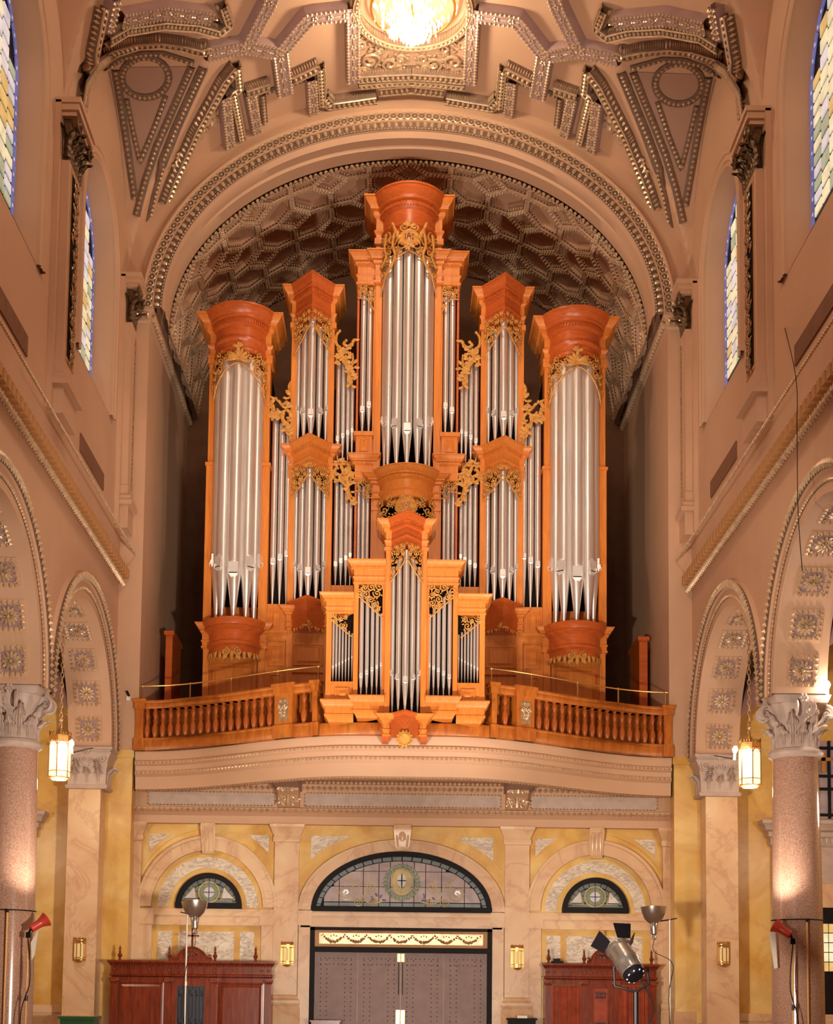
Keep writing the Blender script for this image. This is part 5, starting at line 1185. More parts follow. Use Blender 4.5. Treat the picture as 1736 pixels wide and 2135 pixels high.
# ---- centre tower
pl = arcplan(0, OY, .64, .62, 26)
entab(org, pl, 21.02, 1.3); entab(org, pl, 14.12, .74, .8, 'case_wood')
shade(org, pl, lambda q: 19.42 - .82 * min(1, abs(q) / .9) ** 1.4, 20.0, .14, 41, 24, .03); shade(org, pl, lambda q: 12.75, 13.42, .13, 42, 26, .03)
P, T = planmap(pl, .10)
for zc, r_, nm in ((19.72, .17, 'IHS'), (13.12, .18, None)):
    md = MB()
    md.loft([[Vector(P(rr * math.cos(t), zc + rr * math.sin(t))[0]) + Vector(P(rr * math.cos(t), 0)[1]) * d for t in lin(0, 2 * PI, 29)[:-1]] for rr, d in ((r_ + .05, -.06), (r_ + .05, .0), (r_ + .02, .03), (r_, .03), (r_ - .015, .015), (r_ * .5, .03), (.01, .035))], True)
    mo = md.build('medallion', 'carving', org)
    bd = MB(); beadrow(bd, [Vector(P((r_ + .05) * math.cos(t), zc + (r_ + .05) * math.sin(t))[0]) for t in lin(0, 2 * PI, 40)], .05, lambda p: (0, -1, 0), (.42, .42, .42)); bd.build('medallion_bead', 'carving', mo)
    if nm:
        L3 = lambda a, z: Vector((a, P(0, zc)[0].y - .045, zc + z))
        for nm_, strokes in (('letter_i', [[(-.095, -.06), (-.095, .06)], [(-.11, .06), (-.08, .06)], [(-.11, -.06), (-.08, -.06)]]), ('letter_h', [[(-.045, -.06), (-.045, .06)], [(.025, -.06), (.025, .06)], [(-.045, .0), (.025, .0)], [(-.01, 0), (-.01, .1)], [(-.03, .07), (.01, .07)]]), ('letter_s', [[(.11, .045), (.085, .062), (.06, .04), (.085, .0), (.112, -.035), (.085, -.062), (.058, -.045)]])):
            lt = MB()
            for st_ in strokes: lt.tube(spline([L3(*p) for p in st_], 5) if len(st_) > 2 else [L3(*p) for p in st_], .009, 5)
            lt.build(nm_, 'confessional_wood', mo)
        cv = MB()
        for q in (-1, 1):
            cv.tube(scroll_pts(P, (q * .1, zc + .24), .09, 1.3, -PI / 2, q, .02), .022, 5)
            for k in range(6): leafat(cv, P, (q * (.22 + .02 * k), zc - .16 + .09 * k), PI / 2 + q * (.6 - .2 * k), .16, .04, .03)
            cv.tube(spline([P(q * a, z)[0] for a, z in ((.3, 19.95), (.36, 19.6), (.3, 19.3), (.42, 19.05), (.6, 18.9))], 6), .035, 6); cv.tube(spline([P(q * a, z)[0] for a, z in ((.55, 19.95), (.62, 19.6), (.55, 19.4), (.72, 19.2))], 6), .03, 6)
        for k in range(5): leafat(cv, P, (0, zc + .26), R(30 + 30 * k), .17, .035, .03); leafat(cv, P, (0, zc - .2), R(-30 - 30 * k), .15, .035, .03)
        cv.build('medallion_scroll', 'carving', mo)
    else:
        cv = MB()
        for q in (-1, 1):
            cv.tube([P(q * .02, zc - .1)[0] + Vector((0, -.04, 0)), P(q * .08, zc + .1)[0] + Vector((0, -.04, 0))], .014, 4); cv.tube([P(q * .09, zc - .1)[0] + Vector((0, -.04, 0)), P(q * .02, zc + .1)[0] + Vector((0, -.04, 0))], .014, 4)
        cv.build('monogram_relief', 'cornice_wood', mo)
for a, r, zm in ((-82, .085, 15.42), (-56, .105, 15.28), (-27, .115, 15.14), (0, .122, 15.0), (27, .115, 15.14), (56, .105, 15.28), (82, .085, 15.42)):
    pipe(org, .545 * math.sin(R(a)), OY + .03 - .52 * math.cos(R(a)), r, 14.12, zm, 19.75 - .45 * abs(a) / 82, R(a))
boxm(org, 'base_board', 'case_wood', -1.25, 1.25, 1.45, 1.62, 7.1, 11.0); boxm(org, 'breast_board', 'case_wood', -.64, .64, 1.2, 1.4, 11.0, 12.8)
# ================================================================ small organ case on the gallery edge
CY = -2.7
ch = empty('chair_organ', (0, -2.4, 7.1), 'small front organ case with pointed centre tower projecting over the gallery edge', 'organ')
boxm(ch, 'carcase', 'dark_interior', -.42, .42, -2.42, -1.7, 7.4, 11.0); boxm(ch, 'carcase', 'dark_interior', -1.06, 1.06, -2.46, -1.75, 7.4, 10.3); boxm(ch, 'carcase', 'dark_interior', -1.62, 1.62, -2.42, -1.8, 7.4, 9.7)  # same near-black in place of the shade within the case
vpl = vplan(0, CY - .02, .33, .43)
entab(ch, vpl, 11.56, .62, .62); shade(ch, vpl, lambda q: 10.62 - .38 * min(1, abs(q) / .5) ** .8, 11.0, .075, 51, 18, .02, True, .014)
MB().plan(vpl, [(.04, 7.46), (.06, 7.45), (.06, 7.42), (.0, 7.36), (-.01, 7.0), (-.03, 6.96)]).build('console', 'cornice_wood', ch)
for dx, dy, r, zm in ((-.265, .0, .052, 8.3), (-.14, -.12, .058, 8.18), (0, -.28, .066, 8.08), (.14, -.12, .058, 8.18), (.265, .0, .052, 8.3)):
    pipe(ch, dx, CY + dy, r, 7.44, zm, 10.85 - abs(dx), (R(-34) * (-1 if dx > 0 else 1)) if dx else 0)
md = MB().lathe([(.01, .06), (.1, .055), (.12, .03), (.135, .05), (.15, .03), (.15, -.02)], 24); md2 = MB().add([(x, CY - .45 - z, 6.86 + y) for x, y, z in md.v], md.f)
mo = md2.build('boss', 'carving', ch); pt = MB()
for k in range(14): a = 2 * PI * k / 14; pt.ball((.15 * math.cos(a), CY - .46, 6.86 + .15 * math.sin(a)), .032)
pt.build('boss_petals', 'carving', mo)
MB().box(-.12, .12, CY - .45, CY - .1, 6.8, 7.0).build('boss_stem', 'cornice_wood', ch)
for sg in (-1, 1):
    s = lambda v: sg * v
    post(ch, s(.375), .115, CY - .04, -2.3, 7.3, 11.2); block(ch, s(.375) - .055, s(.375) + .055, CY - .05, -1.75, 11.56, .62, .62); block(ch, s(.375) - .06, s(.375) + .06, CY - .06, -2.3, 7.44, .46, .55)
    boxm(ch, 'post_cap', 'case_wood', s(.375) - .09, s(.375) + .09, CY - .07, -2.3, 10.93, 11.0); boxm(ch, 'corbel', 'cornice_wood', s(.33), s(.47), CY - .06, -2.3, 6.9, 7.1)
    post(ch, s(1.04), .1, CY + .02, -2.3, 7.7, 10.4); post(ch, s(.46), .06, CY + .04, -2.3, 7.7, 10.4); post(ch, s(1.605), .11, CY + .06, -2.2, 7.7, 9.7)
    a, b_ = sorted((s(1.09), s(.43))); entab(ch, [(a, -1.8), (a, CY + .02), (b_, CY + .02)] if sg < 0 else [(a, CY + .02), (b_, CY + .02), (b_, -1.8)], 10.72, .5, .5, 'case_wood')
    a2, b2 = sorted((s(1.66), s(1.09))); entab(ch, [(a2, -1.85), (a2, CY + .06), (b2, CY + .06)] if sg < 0 else [(a2, CY + .06), (b2, CY + .06), (b2, -1.85)], 10.02, .42, .5, 'case_wood')
    shade(ch, [(a + .03, CY + .04), (b_ - .03, CY + .04)], lambda q: 10.0 - .5 * max(0, min(1, (.28 - q * sg) / .56)), 10.26, .1, 61, 16, .01, False, .016)
    shade(ch, [(a2 + .05, CY + .08), (b2 - .03, CY + .08)], lambda q: 9.48 - .36 * max(0, min(1, (.22 - q * sg) / .44)), 9.62, .085, 62, 14, .01, False, .014)
    for x, r, zm, zt in ((.925, .047, 8.27, 10.12), (.805, .043, 8.34, 9.98), (.695, .04, 8.41, 9.84), (.595, .037, 8.46, 9.72), (.505, .033, 8.51, 9.62)): pipe(ch, s(x), CY + .12, r, 7.82, zm, zt)
    for k in range(7): pipe(ch, s(1.515 - .066 * k), CY + .16, .027 - .0012 * k, 8.14, 8.47 + .036 * k, 9.5 - .05 * k)
    boxm(ch, 'action_tray', 'balustrade_wood', s(1.5), s(1.1), -2.45, -2.43, 8.14, 8.36) if False else None
    # plinths
    boxm(ch, 'pedestal', 'case_wood', s(1.56), s(1.08), CY + .08, -2.2, 7.7, 8.1); boxm(ch, 'pedestal_cap', 'case_wood', s(1.56), s(1.08), CY + .05, -2.2, 8.08, 8.15); rpanel(ch, s(1.46), s(1.16), CY + .08, 7.76, 8.02)
    for (u0, u1), yy, zt in (((1.07, .43), CY - .02, 7.84), ((1.66, 1.07), CY + .05, 7.76)):
        c0, c1 = sorted((s(u0), s(u1)))
        pl3 = [(c0, -2.1), (c0, yy), (c1, yy)] if sg < 0 else [(c0, yy), (c1, yy), (c1, -2.1)]
        MB().plan(pl3, [(.1, zt), (.11, zt - .03), (.06, zt - .1), (.04, zt - .13), (.04, zt - .16), (0, zt - .17), (0, zt - .28), (.02, zt - .3), (.02, zt - .34), (-.03, zt - .38), (-.06, zt - .44), (-.08, zt - .46)]).build('plinth', 'case_wood', ch)
# ================================================================ loose things
# confessionals
finial = MB().lathe([(.035, 0), (.035, .03), (.02, .05), (.045, .09), (.05, .13), (.02, .17), (.03, .19), (.018, .22), (.028, .26), (.005, .33)], 12).mesh('finial')
def confessional(x0, x1, yf, yb, H, label, style):
    cf = empty('confessional', ((x0 + x1) / 2, (yf + yb) / 2, 0), label, 'confessional', 'carved wooden confessionals')
    M_ = 'confessional_wood'; Wd = x1 - x0
    MB().box(x0 + .05, x1 - .05, yf + .05, yb, 0, H - .05).build('body', M_, cf)
    pl = [(x0 + .05, yb), (x0 + .05, yf + .05), (x1 - .05, yf + .05), (x1 - .05, yb)]
    MB().plan(pl, [(.1, H), (.1, H - .04), (.07, H - .06), (.05, H - .1), (.02, H - .12), (.02, H - .28), (.05, H - .3), (.04, H - .34), (0, H - .36)]).build('cornice', M_, cf)
    dm = MB(); dentils(dm, pl[1:3], .07, H - .13, H - .1, .05); dentils(dm, pl[1:3], .05, H - .33, H - .3, .05); dm.build('dentil_course', M_, cf)
    c = [x0 + .1, x0 + Wd * .36, x0 + Wd * .64, x1 - .1]
    for k, x in enumerate(c):
        MB().box(x - .07, x + .07, yf - .0, yf + .06, 0, H - .36).build('stile', M_, cf)
        cp = MB()
        for j in range(5): leafat(cp, flatmap(yf - .01), (x + (j - 2) * .028, H - .5), PI / 2 + (2 - j) * .2, .12, .022)
        cp.box(x - .08, x + .08, yf - .03, yf + .02, H - .42, H - .37); cp.build('carved_bracket', M_, cf)
    for x in lin(x0 + .25, x1 - .25, 6) + c: MB().ell((x, yf + .02, H - .2), (.034, 0, 0), (0, .025, 0), (0, 0, .034)).build('frieze_boss', M_, cf)
    for k in (0, 2):
        a, b_ = c[k] + .09, c[k + 1] - .09
        if style == 'panel': rpanel(cf, a, b_, yf + .05, .2, H - .46, M_, 'panel')
        else:
            q = []; n = int((b_ - a) / .012)
            for i in range(n + 1): x = a + (b_ - a) * i / n; q.append((x, yf + .03 - .022 * math.sin(i * .78) - .008 * math.sin(i * .33)))
            MB().loft([[(x, y, z) for x, y in q] for z in (.1, H - .5)], False).build('curtain', 'curtain', cf)
            MB().tube([(a, yf + .0, H - .48), (b_, yf + .0, H - .48)], .012, 6).build('curtain_rod', 'brass', cf)
            MB().box(a - .02, a + .02, yf + .0, yf + .05, 0, H - .42).box(b_ - .02, b_ + .02, yf, yf + .05, 0, H - .42).build('stile', M_, cf)
    a, b_ = c[1] + .08, c[2] - .08
    dr_ = MB().box(a, a + .12, yf + .01, yf + .05, .05, H - .4).box(b_ - .12, b_, yf + .01, yf + .05, .05, H - .4).box(a + .12, b_ - .12, yf + .01, yf + .05, H - .55, H - .4).box(a + .12, b_ - .12, yf + .01, yf + .05, .05, .5).build('door', M_, cf)
    MB().box(a + .12, b_ - .12, yf + .03, yf + .06, .5, H - .55).build('door_curtain', 'curtain' if style != 'panel' else 'iron_grille', dr_)
    gr = MB(); P = flatmap(yf + .02); ga, gb = a + .12, b_ - .12
    if style == 'panel':
        for x in lin(ga + .03, gb - .03, 8): gr.tube([(x, yf + .02, .5), (x, yf + .02, H - .56)], .009, 5)
    for q, zc in ((0, H - .66), (1, 1.05)):
        for x in lin(ga + .06, gb - .06, 5):
            gr.tube(scroll_pts(P, (x, zc), .05, 1.3, PI / 2, 1 if int(x * 20) % 2 else -1, 0, 12), .008, 4); gr.tube(scroll_pts(P, (x, zc - .09), .035, 1.3, -PI / 2, 1, 0, 10), .007, 4)
    gr.build('grille', 'iron_grille', dr_)
    MB().ball((a + .05, yf - .01, 1.05), .022).build('knob', 'brass', dr_)
    for x in (x0 + .2 if style == 'panel' else x0 + .12, c[1], c[2], x1 - (.4 if style == 'panel' else .12)): obj('finial', finial, M_, cf, (x, yf + .1, H))
    # curved pediment
    xm, hw = (c[1] + c[2]) / 2, (c[2] - c[1]) / 2 - .05; pts = []
    for i in range(25):
        t = i / 24; x = xm - hw + 2 * hw * t; u = abs(2 * t - 1); z = H + (.06 if u > .72 else .06 + .24 * math.cos(u / .72 * PI / 2) ** .6); pts.append((x, z))
    pd = MB(); pd.loft([[(x, y, z) for x, z in pts] for y in (yf - .0, yf + .1)], False); pd.quad(*([(x, yf + .02, z) for x, z in pts] + [(xm + hw, yf + .02, H), (xm - hw, yf + .02, H)]))
    po = pd.build('pediment', M_, cf)
    cv = MB(); cv.tube([(x, yf - .01, z) for x, z in pts], .022, 5)
    for q in (-1, 1): cv.tube(scroll_pts(flatmap(yf), (xm + q * .12, H + .16), .06, 1.4, PI / 2, q, 0, 14), .014, 4); cv.tube(scroll_pts(flatmap(yf), (xm + q * hw * .86, H + .1), .05, 1.3, 0, q, 0, 12), .016, 4)
    for k in range(7): leafat(cv, flatmap(yf - .01), (xm, H + .2), R(k * 52), .08, .02)
    cv.build('pediment_carving', M_, po)
    zc = H + .34
    MB().box(xm - .022, xm + .022, yf + .05, yf + .08, zc - .06, zc + .36).box(xm - .11, xm + .11, yf + .05, yf + .08, zc + .2, zc + .235).ball((xm, yf + .065, zc + .38), .03).ball((xm - .12, yf + .065, zc + .218), .028).ball((xm + .12, yf + .065, zc + .218), .028).build('cross', 'marble_pink' if style != 'panel' else M_, po)
    return cf
xa = onY(219, 2010, -.7)[0]; xb = onY(577, 2010, -.7)[0]
confessional(xa + .1, xb - .08, -.7, -.06, 2.33, 'long dark red confessional with plain panels and black grille door under left arch', 'panel')
xa = onY(1124, 2010, -.1)[0]; xb = onY(1380, 2010, -.1)[0]
confessional(xa + .1, xb - .1, -.1, .4, 2.39, 'narrower dark red confessional with rust curtains under right arch', 'curtain')
bx_ = onY(1162, 2003, .1)
tag(MB().box(bx_[0] - .13, bx_[0] + .13, .05, .25, 2.395, 2.45).box(bx_[0] - .09, bx_[0] + .06, .08, .2, 2.45, 2.5).build('speaker_box', 'cable_black'), 'small dark box lying on top of the curtained confessional', 'box')
# wall sconces
def sconce(x, y, z, label, nrm=(0, -1)):
    so = empty('wall_sconce', (x, y, z), label, 'sconce', 'crowned wall sconces')
    fr = MB(); n = 5; R_ = .14; hts = .46
    pts = [(x + R_ * math.cos(PI + PI * i / n), y - R_ * .62 * math.sin(PI * i / n)) for i in range(n + 1)]
    gm = MB(); gm.loft([[(px_ * .94 + x * .06, py_ * .94 + y * .06, zz) for px_, py_ in pts] for zz in (z + .04, z + hts - .06)], False); gm.build('glass', 'sconce_glass', so)
    for px_, py_ in pts: fr.tube([(px_, py_, z), (px_, py_, z + hts)], .012, 4)
    for zz in (z + .02, z + .07, z + hts - .07, z + hts - .01): fr.tube([(px_, py_, zz) for px_, py_ in pts], .013, 4)
    fr.box(x - R_, x + R_, y - .015, y, z, z + hts)
    fr.build('frame', 'brass', so)
    cr = MB()
    for a, b_ in zip(pts, pts[1:]):
        for t in (.0, .33, .66): px_, py_ = a[0] + (b_[0] - a[0]) * t, a[1] + (b_[1] - a[1]) * t; cr.ell((px_, py_, z + hts + .03), (.018, 0, 0), (0, .018, 0), (0, 0, .05 if t == 0 else .03), OCT)
    cr.build('crown', 'brass', so)
    MB().lathe([(.1, .0), (.07, -.04), (.02, -.06)], 10, (x, y - .05, z), PI, 2 * PI).build('drop', 'brass', so)
for (px_, py_), Y, lb in (((165, 2003), -.55, 'brass crowned sconce on the pale pilaster at far left'), ((598, 2011), .45, 'brass crowned sconce between left confessional and doors'), ((1078, 2018), .45, 'brass crowned sconce between doors and curtained confessional'), ((1508, 2012), -.55, 'brass crowned sconce on the pale pilaster at far right')):
    p = onY(px_, py_, Y); sconce(p[0], Y, p[2], lb)
# hanging lanterns in the arcade
def lantern(x, y, zb, zt, side):
    ln = empty('hanging_lantern', (x, y, zb), 'lit six-sided lantern on a chain in the %s arcade' % side, 'lantern', 'hanging lanterns')
    n = 6; R_ = .23; H = .85
    P6 = lambda r, z: [(x + r * math.cos(2 * PI * (i + .5) / n), y + r * math.sin(2 * PI * (i + .5) / n), z) for i in range(n)]
    for i in range(n):
        a, b_ = P6(R_ * .96, 0)[i], P6(R_ * .96, 0)[(i + 1) % n]
        MB().quad((a[0], a[1], zb + .05), (b_[0], b_[1], zb + .05), (b_[0], b_[1], zb + H - .12), (a[0], a[1], zb + H - .12)).build('pane', 'lantern_glass', ln)
        fr = MB().tube([(a[0], a[1], zb), (a[0], a[1], zb + H)], .014, 4)
        q = [(a[0] + (b_[0] - a[0]) * t, a[1] + (b_[1] - a[1]) * t, zb + H - .2 + .12 * math.sin(PI * t)) for t in lin(0, 1, 9)]; fr.tube(q, .012, 4)
        for zz in (zb, zb + .13, zb + H - .09): fr.tube([(a[0], a[1], zz), (b_[0], b_[1], zz)], .012, 4)
        fr.quad((a[0], a[1], zb + H - .09), (b_[0], b_[1], zb + H - .09), (b_[0], b_[1], zb + H + .02), (a[0], a[1], zb + H + .02))
        for t in lin(0, 1, 5): fr.ell((a[0] + (b_[0] - a[0]) * t, a[1] + (b_[1] - a[1]) * t, zb + H + .06), (.02, 0, 0), (0, .02, 0), (0, 0, .07 if t in (0, 1) else .045), OCT)
        fr.build('frame', 'brass', ln)
    MB().lathe([(.17, 0), (.15, -.04), (.01, -.05)], 20, (x, y, zb)).build('bottom_glass', 'lantern_glass', ln)
    MB().lathe([(R_ * .9, H - .02), (.1, H + .06), (.03, H + .16), (.01, H + .2)], 12, (x, y, zb)).build('cap', 'brass', ln)
    chn = MB(); z = zb + H + .18; k = 0
    while z < zt - .05:
        a = (k % 2) * PI / 2; chn.tube([(x + .03 * math.cos(t) * math.cos(a), y + .03 * math.cos(t) * math.sin(a), z + .06 + .065 * math.sin(t)) for t in lin(0, 2 * PI, 9)[:-1]], .011, 4, True); z += .105; k += 1
    chn.ball((x, y, zb + H + .35), .05); chn.build('chain', 'gilt_dark', ln)
    light('POINT', 'lantern_bulb', (x, y, zb - .12), 150, (1, .75, .42), None, .12)
for (px_, py_), sg, side in (((123, 1622), -1, 'left'), ((1563, 1638), 1, 'right')):
    p = onX(px_, py_, sg * 7.05); lantern(p[0], p[1], p[2], AZ + AR + .02, side)
# chandelier
cx, cy, cz = 0, -3.1, 22.0
chd = empty('chandelier', (cx, cy, cz), 'blazing crystal chandelier at the crown of the vault', 'chandelier')
rn = random.Random(8); cr = MB(); bl = MB()
for k in range(620):
    t = rn.random(); h = rn.uniform(-.0, 1.); rr = 1.0 * (h ** .6) * rn.uniform(.2, 1); a = rn.uniform(0, 6.28)
    p = (cx + rr * math.cos(a), cy + rr * math.sin(a), cz + h * .8); L = rn.uniform(.05, .11)
    (cr if k % 3 else bl).ell(p, (.022, 0, 0), (0, .022, 0), (0, 0, L), OCT)
tag(cr.build('crystal_drops', 'crystal', chd), kind='stuff'); tag(bl.build('candle_bulbs', 'lamp_glow', chd), kind='stuff')
MB().lathe([(.02, .4), (.06, .6), (.03, .8), (.05, 1.0), (.02, 1.15)], 10, (cx, cy, cz - .3)).build('stem', 'brass', chd)
MB().tube([(cx + .9 * math.cos(t), cy + .9 * math.sin(t), cz + .7) for t in lin(0, 2 * PI, 33)[:-1]], .03, 6, True).build('hoop', 'brass', chd)
light('POINT', 'chandelier_light', (cx, cy, cz - .15), 1150, (1, .82, .58), None, .3)
# ---------------------------------------------------------------- photographer's lights
def tripod(st, x, y, ztop, r=.02, mat='stand_metal'):
    MB().tube([(x, y, .35), (x, y, ztop)], r, 8).build('pole', mat, st)
    MB().lathe([(r * 1.7, 0), (r * 1.7, .08)], 8, (x, y, ztop * .55)).build('collar', mat, st)
    for k in range(3):
        a = k * 2.094 + .5; MB().tube([(x, y, .75), (x + .5 * math.cos(a), y + .5 * math.sin(a), .01)], .012, 5).build('leg', mat, st)
def floodlamp(px_, py_, Y, polepx, sg, label, target):
    p = Vector(onY(px_, py_, Y)); xp = onY(polepx, py_ + 60, Y)[0]
    fl = empty('flood_lamp', (xp, Y, 0), label, 'studio light', 'scoop floods on stands')
    ax = (Vector(target) - p).normalized(); q = ax.to_track_quat('Z', 'Y').to_matrix().to_4x4()
    prof_ = [(.02, -.14), (.1, -.12), (.18, -.04), (.235, .08), (.26, .2), (.268, .2), (.245, .08), (.19, -.03), (.1, -.1)]
    m_ = MB().lathe(prof_, 28); hd = obj('reflector', m_.mesh('reflector'), 'steel', fl, p, mat4=q)
    obj('bulb', MB().ball((0, 0, .02), .07).mesh('bulb'), 'lamp_glow', hd, local=True)
    obj('neck', MB().lathe([(.04, -.36), (.065, -.34), (.075, -.24), (.09, -.14), (.08, -.12)], 14).lathe([(.03, -.46), (.05, -.45), (.05, -.41), (.03, -.36)], 10).mesh('neck'), 'steel', hd, local=True)
    zt = p.z - .05
    MB().tube([p - ax * .1, Vector((xp, Y, zt))], .014, 5).tube([Vector((xp, Y, zt)), Vector((xp - sg * -.14, Y - .02, zt + .03))], .012, 5).build('bracket', 'black_metal', fl)
    tripod(fl, xp, Y, zt)
    MB().tube(spline([p - ax * .45, p - ax * .5 + Vector((.0, 0, -.2)), Vector((xp + .05, Y - .03, zt - .9)), Vector((xp - .03, Y - .03, zt - 1.6)), Vector((xp + .06, Y - .03, .02))], 8), .008, 4).build('cable', 'cable_black', fl)
    o = light('SPOT', 'flood_beam', p + ax * .3, 450, WARM, p + ax * 5, .2, 85, .8)
floodlamp(406, 1900, -3.2, 389, -1, 'silver scoop flood lamp on a thin stand before the left confessional', (-4.6, -2.6, 14))
floodlamp(1362, 1912, -3.2, 1396, 1, 'silver scoop flood lamp on a stand beside the right pier', (4.9, -2.7, 14))
# spotlight with barn doors, nearer the camera
YS = -13.5; p = Vector(onY(1312, 2015, YS)); sp = empty('stage_spotlight', (p.x + .08, YS, 0), 'silver stage spotlight with black barn doors on a dark stand', 'spotlight')
ax = (Vector((-1.2, -1.0, 10.5)) - p).normalized(); ax = Vector((-.28, .55, .62)).normalized(); q = ax.to_track_quat('Z', 'X').to_matrix().to_4x4()
bd_ = obj('can', MB().lathe([(.13, -.12), (.15, -.1), (.15, .02), (.16, .04), (.16, .12), (.15, .13), (.15, .3), (.17, .31), (.17, .34), (.15, .34), (.145, .3)], 24).mesh('can'), 'steel', sp, p, mat4=q)
obj('back_cap', MB().lathe([(.01, -.2), (.1, -.19), (.14, -.15), (.145, -.1)], 20).mesh('back_cap'), 'black_metal', bd_, local=True)
glints = MB()
for r_, n in ((.06, 5), (.11, 9)):
    for k in range(n): a = 2 * PI * k / n; glints.ell((r_ * math.cos(a), r_ * math.sin(a), -.2 + r_ * .25), (.022, 0, 0), (0, .012, 0), (0, 0, .01))
obj('cap_highlight', glints.mesh('cap_highlight'), 'glass_lilac', bd_, local=True)  # pale glowing spots paint the highlights on the black cap
for k, (a, w_) in enumerate(((0, .10), (PI / 2, .10), (PI, .10), (3 * PI / 2, .10))):
    d = Vector((math.cos(a), math.sin(a), 0)); t = Vector((-math.sin(a), math.cos(a), 0)); b0 = d * .17 + Vector((0, 0, .34)); b1 = d * .27 + Vector((0, 0, .50))
    mm = MB().loft([[b0 - t * w_, b0 + t * w_, b0 + t * w_ + d * .01, b0 - t * w_ + d * .01], [b1 - t * w_ * 1.35, b1 + t * w_ * 1.35, b1 + t * w_ * 1.35 + d * .01, b1 - t * w_ * 1.35 + d * .01]], True, True, True)
    obj('barn_door', mm.mesh('barn_door'), 'black_metal', bd_, local=True)
MB().tube([(p.x - .2, YS, p.z), (p.x - .19, YS, p.z - .25), (p.x + .08, YS, p.z - .32), (p.x + .24, YS, p.z - .22), (p.x + .22, YS, p.z)], .018, 6).build('yoke', 'black_metal', sp)
tripod(sp, p.x + .08, YS, p.z - .32, .035, 'black_metal')
MB().tube(spline([(p.x + .12, YS + .1, p.z - .1), (p.x + .3, YS, p.z - .5), (p.x + .2, YS, p.z - .9), (p.x + .12, YS - .05, .02)], 8), .012, 5).build('cable', 'cable_black', sp)
# red clamp lamps on poles strapped to the columns
def redlamp(px_, py_, polepx, card, sg, label):
    Y = -6.85; p = Vector(onY(px_, py_, Y)); xp = onY(polepx, py_ + 60, Y)[0]
    rl = empty('clamp_lamp', (xp, Y, 0), label, 'lamp', 'red clamp lamps')
    ax = Vector((-sg * .5, .25, .62)).normalized() if True else None
    ax = Vector((-sg * .72, .42, .55)).normalized(); q = ax.to_track_quat('Z', 'Y').to_matrix().to_4x4()
    hd = obj('shade', MB().lathe([(.045, -.16), (.07, -.15), (.075, .0), (.08, .04), (.1, .1), (.135, .17), (.13, .17), (.095, .1), (.07, .03)], 22).mesh('shade'), 'red_lamp', rl, p, mat4=q)
    obj('bulb', MB().ball((0, 0, .07), .055).mesh('bulb'), 'lamp_glow', hd, local=True)
    MB().tube([p - ax * .16, Vector((xp, Y, p.z - .16))], .02, 6).box(xp - .04, xp + .04, Y - .03, Y + .03, p.z - .24, p.z - .14).build('clamp', 'black_metal', rl)
    MB().tube([(xp, Y, .02), (xp, Y, p.z - .16)], .018, 8).build('pole', 'pole_yellow', rl); MB().lathe([(.028, 0), (.028, .1)], 8, (xp, Y, 1.45)).build('collar', 'black_metal', rl)
    MB().tube(spline([(xp, Y - .03, p.z - .2), (xp - sg * .06, Y - .04, p.z - 1.), (xp - sg * .02 + sg * .1, Y - .04, 1.2), (xp + sg * .05, Y - .04, .02)], 8), .009, 5).build('cable', 'cable_black', rl)
    light('SPOT', 'clamp_beam', p + Vector((-sg * .35, -.2, .3)), 420, WARM, Vector((sg * 6.85, -6.2, p.z + 2.6)), .05, 100, .7)
    # white card, second pole and strap
    c0, c1, c2, c3 = (Vector(onY(*c, Y + .3)) for c in card)
    tag(MB().quad(c0, c1, c2, c3).quad(*[c + Vector((0, .01, 0)) for c in (c0, c1, c2, c3)]).build('white_card', 'white_card'), 'white reflector card propped beside the %s granite column' % ('left' if sg < 0 else 'right'), 'card')
redlamp(80, 1927, 58, ((64, 1965), (80, 1938), (72, 1990), (66, 2002)), -1, 'red clamp lamp on yellow pole by left granite column')
redlamp(1632, 1940, 1652, ((1603, 1946), (1616, 1941), (1621, 2018), (1614, 2020)), 1, 'red clamp lamp on yellow pole by right granite column')
for sg, pxp, side in ((-1, 12, 'left'), (1, 1683, 'right')):
    Y = -6.72; xp = onY(pxp, 2000, Y)[0]
    pz = empty('strapped_pole', (xp, Y, 0), 'thin yellow pole strapped against %s granite column' % side, 'pole')
    MB().tube([(xp, Y, 0), (xp, Y, 3.05)], .017, 8).build('rod', 'pole_yellow', pz)
    for z_ in (.02, 3.0): MB().lathe([(.024, 0), (.024, .06)], 8, (xp, Y, z_)).build('cap', 'cable_black', pz)
    MB().tube([(sg * 7.08 + .47 * math.cos(t), -6.2 + .47 * math.sin(t), 3.05) for t in lin(PI, 2 * PI, 24)], .012, 5).build('strap', 'cable_black', bpy.data.objects['column_' + side])
# bare lamps clipped by the capitals
for (px_, py_), X, tgt, lb in (((149, 1550), -6.75, (-7.0, -3, 9), 'small glaring bulb clipped beside the left lantern'), ((1532, 1563), 6.75, (7, -3, 9), 'small glaring bulb clipped beside the right lantern'), ((1724, 1428), 7.0, (7, -8, 10), 'small glaring bulb above the right granite capital')):
    p = Vector(onX(px_, py_, X)) if px_ != 1724 else Vector(onY(px_, py_, -6.6))
    cl = empty('clip_bulb', p, lb, 'bulb')
    d = (Vector(tgt) - p).normalized()
    MB().ell(p, d * .09, d.orthogonal().normalized() * .06, d.cross(d.orthogonal().normalized()) * .06).build('globe', 'lamp_glow', cl)
    MB().tube([p - d * .07, p - d * .22], .025, 6).build('socket', 'white_card', cl)
    an = Vector((math.copysign(6.9, X), -.72, 7.03)) if px_ != 1724 else Vector((6.9, -6.6, 7.09))
    MB().tube([p - d * .2, an], .012, 5).build('arm', 'black_metal', cl)
    light('POINT', 'clip_light', p - Vector((0, .22, .1)), 130, WARM, None, .06)
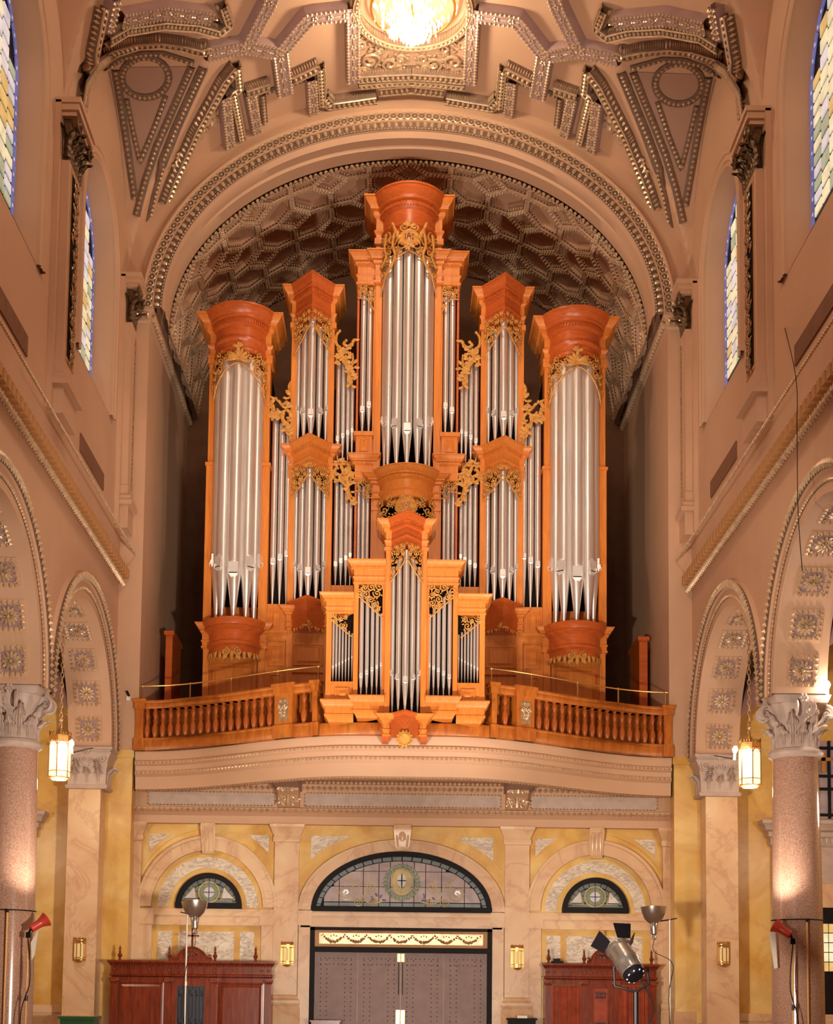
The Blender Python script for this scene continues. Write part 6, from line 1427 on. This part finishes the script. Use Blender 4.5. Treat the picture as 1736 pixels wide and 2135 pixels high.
# security camera on the left pier
p = Vector(onY(268, 1450, 0)); sc3 = empty('security_camera', p, 'tiny white security camera on the left pier beside balustrade', 'camera')
MB().box(p.x - .04, p.x + .04, -.06, 0, p.z - .12, p.z - .02).build('mount', 'white_card', sc3); MB().tube([p + Vector((.02, -.06, -.02)), p + Vector((-.01, -.16, .06))], .03, 8).build('lens', 'cable_black', sc3)
# green box and dark lecterns low in the frame
p = onY(168, 2128, -2.); tag(MB().box(p[0] - .36, p[0] + .34, -2.3, -1.8, 0, p[2] + .04).box(p[0] - .4, p[0] + .38, -2.34, -1.76, p[2] + .04, p[2] + .09).build('collection_box', 'green_box'), 'dark green lidded chest low at left edge below the sconce', 'chest')
p = onY(1088, 2122, -.6); tag(MB().box(p[0] - .3, p[0] + .28, -.8, -.4, 0, p[2] - .05).box(p[0] - .33, p[0] + .31, -.83, -.37, p[2] - .05, p[2] - .01).build('lectern', 'cable_black'), 'black stand with white papers beside the curtained confessional', 'stand')
tag(MB().box(p[0] - .12, p[0] + .1, -.75, -.5, p[2] - .008, p[2] + .05).build('paper_stack', 'white_card'), 'white papers lying on the black stand', 'papers')
p = onY(680, 2130, -.6); tag(MB().box(p[0] - .32, p[0] + .3, -.8, -.45, 0, p[2]).box(p[0] - .35, p[0] + .33, -.83, -.42, p[2], p[2] + .03).build('pamphlet_stand', 'confessional_wood'), 'dark wooden stand top at the left foot of the bronze doors', 'stand')
# timber screens at the sides of the organ niche, hanging wire
for sg, px0, px1, side in ((-1, 338, 352, 'left'), (1, 1338, 1355, 'right')):
    a, b_ = sorted((onY(px0, 1400, 2.2)[0] - sg * .12, onY(px1, 1400, 2.2)[0] - sg * .12))
    tag(MB().box(a, b_, 1.9, 3.2, 7.1, 10.3).box(a - .04, b_ + .04, 1.86, 3.24, 10.3, 10.4).build('side_screen', 'cornice_wood'), 'narrow dark red timber screen between organ and %s niche wall' % side, 'screen')
tag(MB().tube(spline([(6.57, -7.6, 13.4)] + [onX(*q, 6.05) for q in ((1659, 790), (1661, 900), (1663, 1060), (1672, 1190))], 10), .008, 4).build('hanging_wire', 'cable_black'), 'thin dark wire hanging down the right nave wall', 'wire')
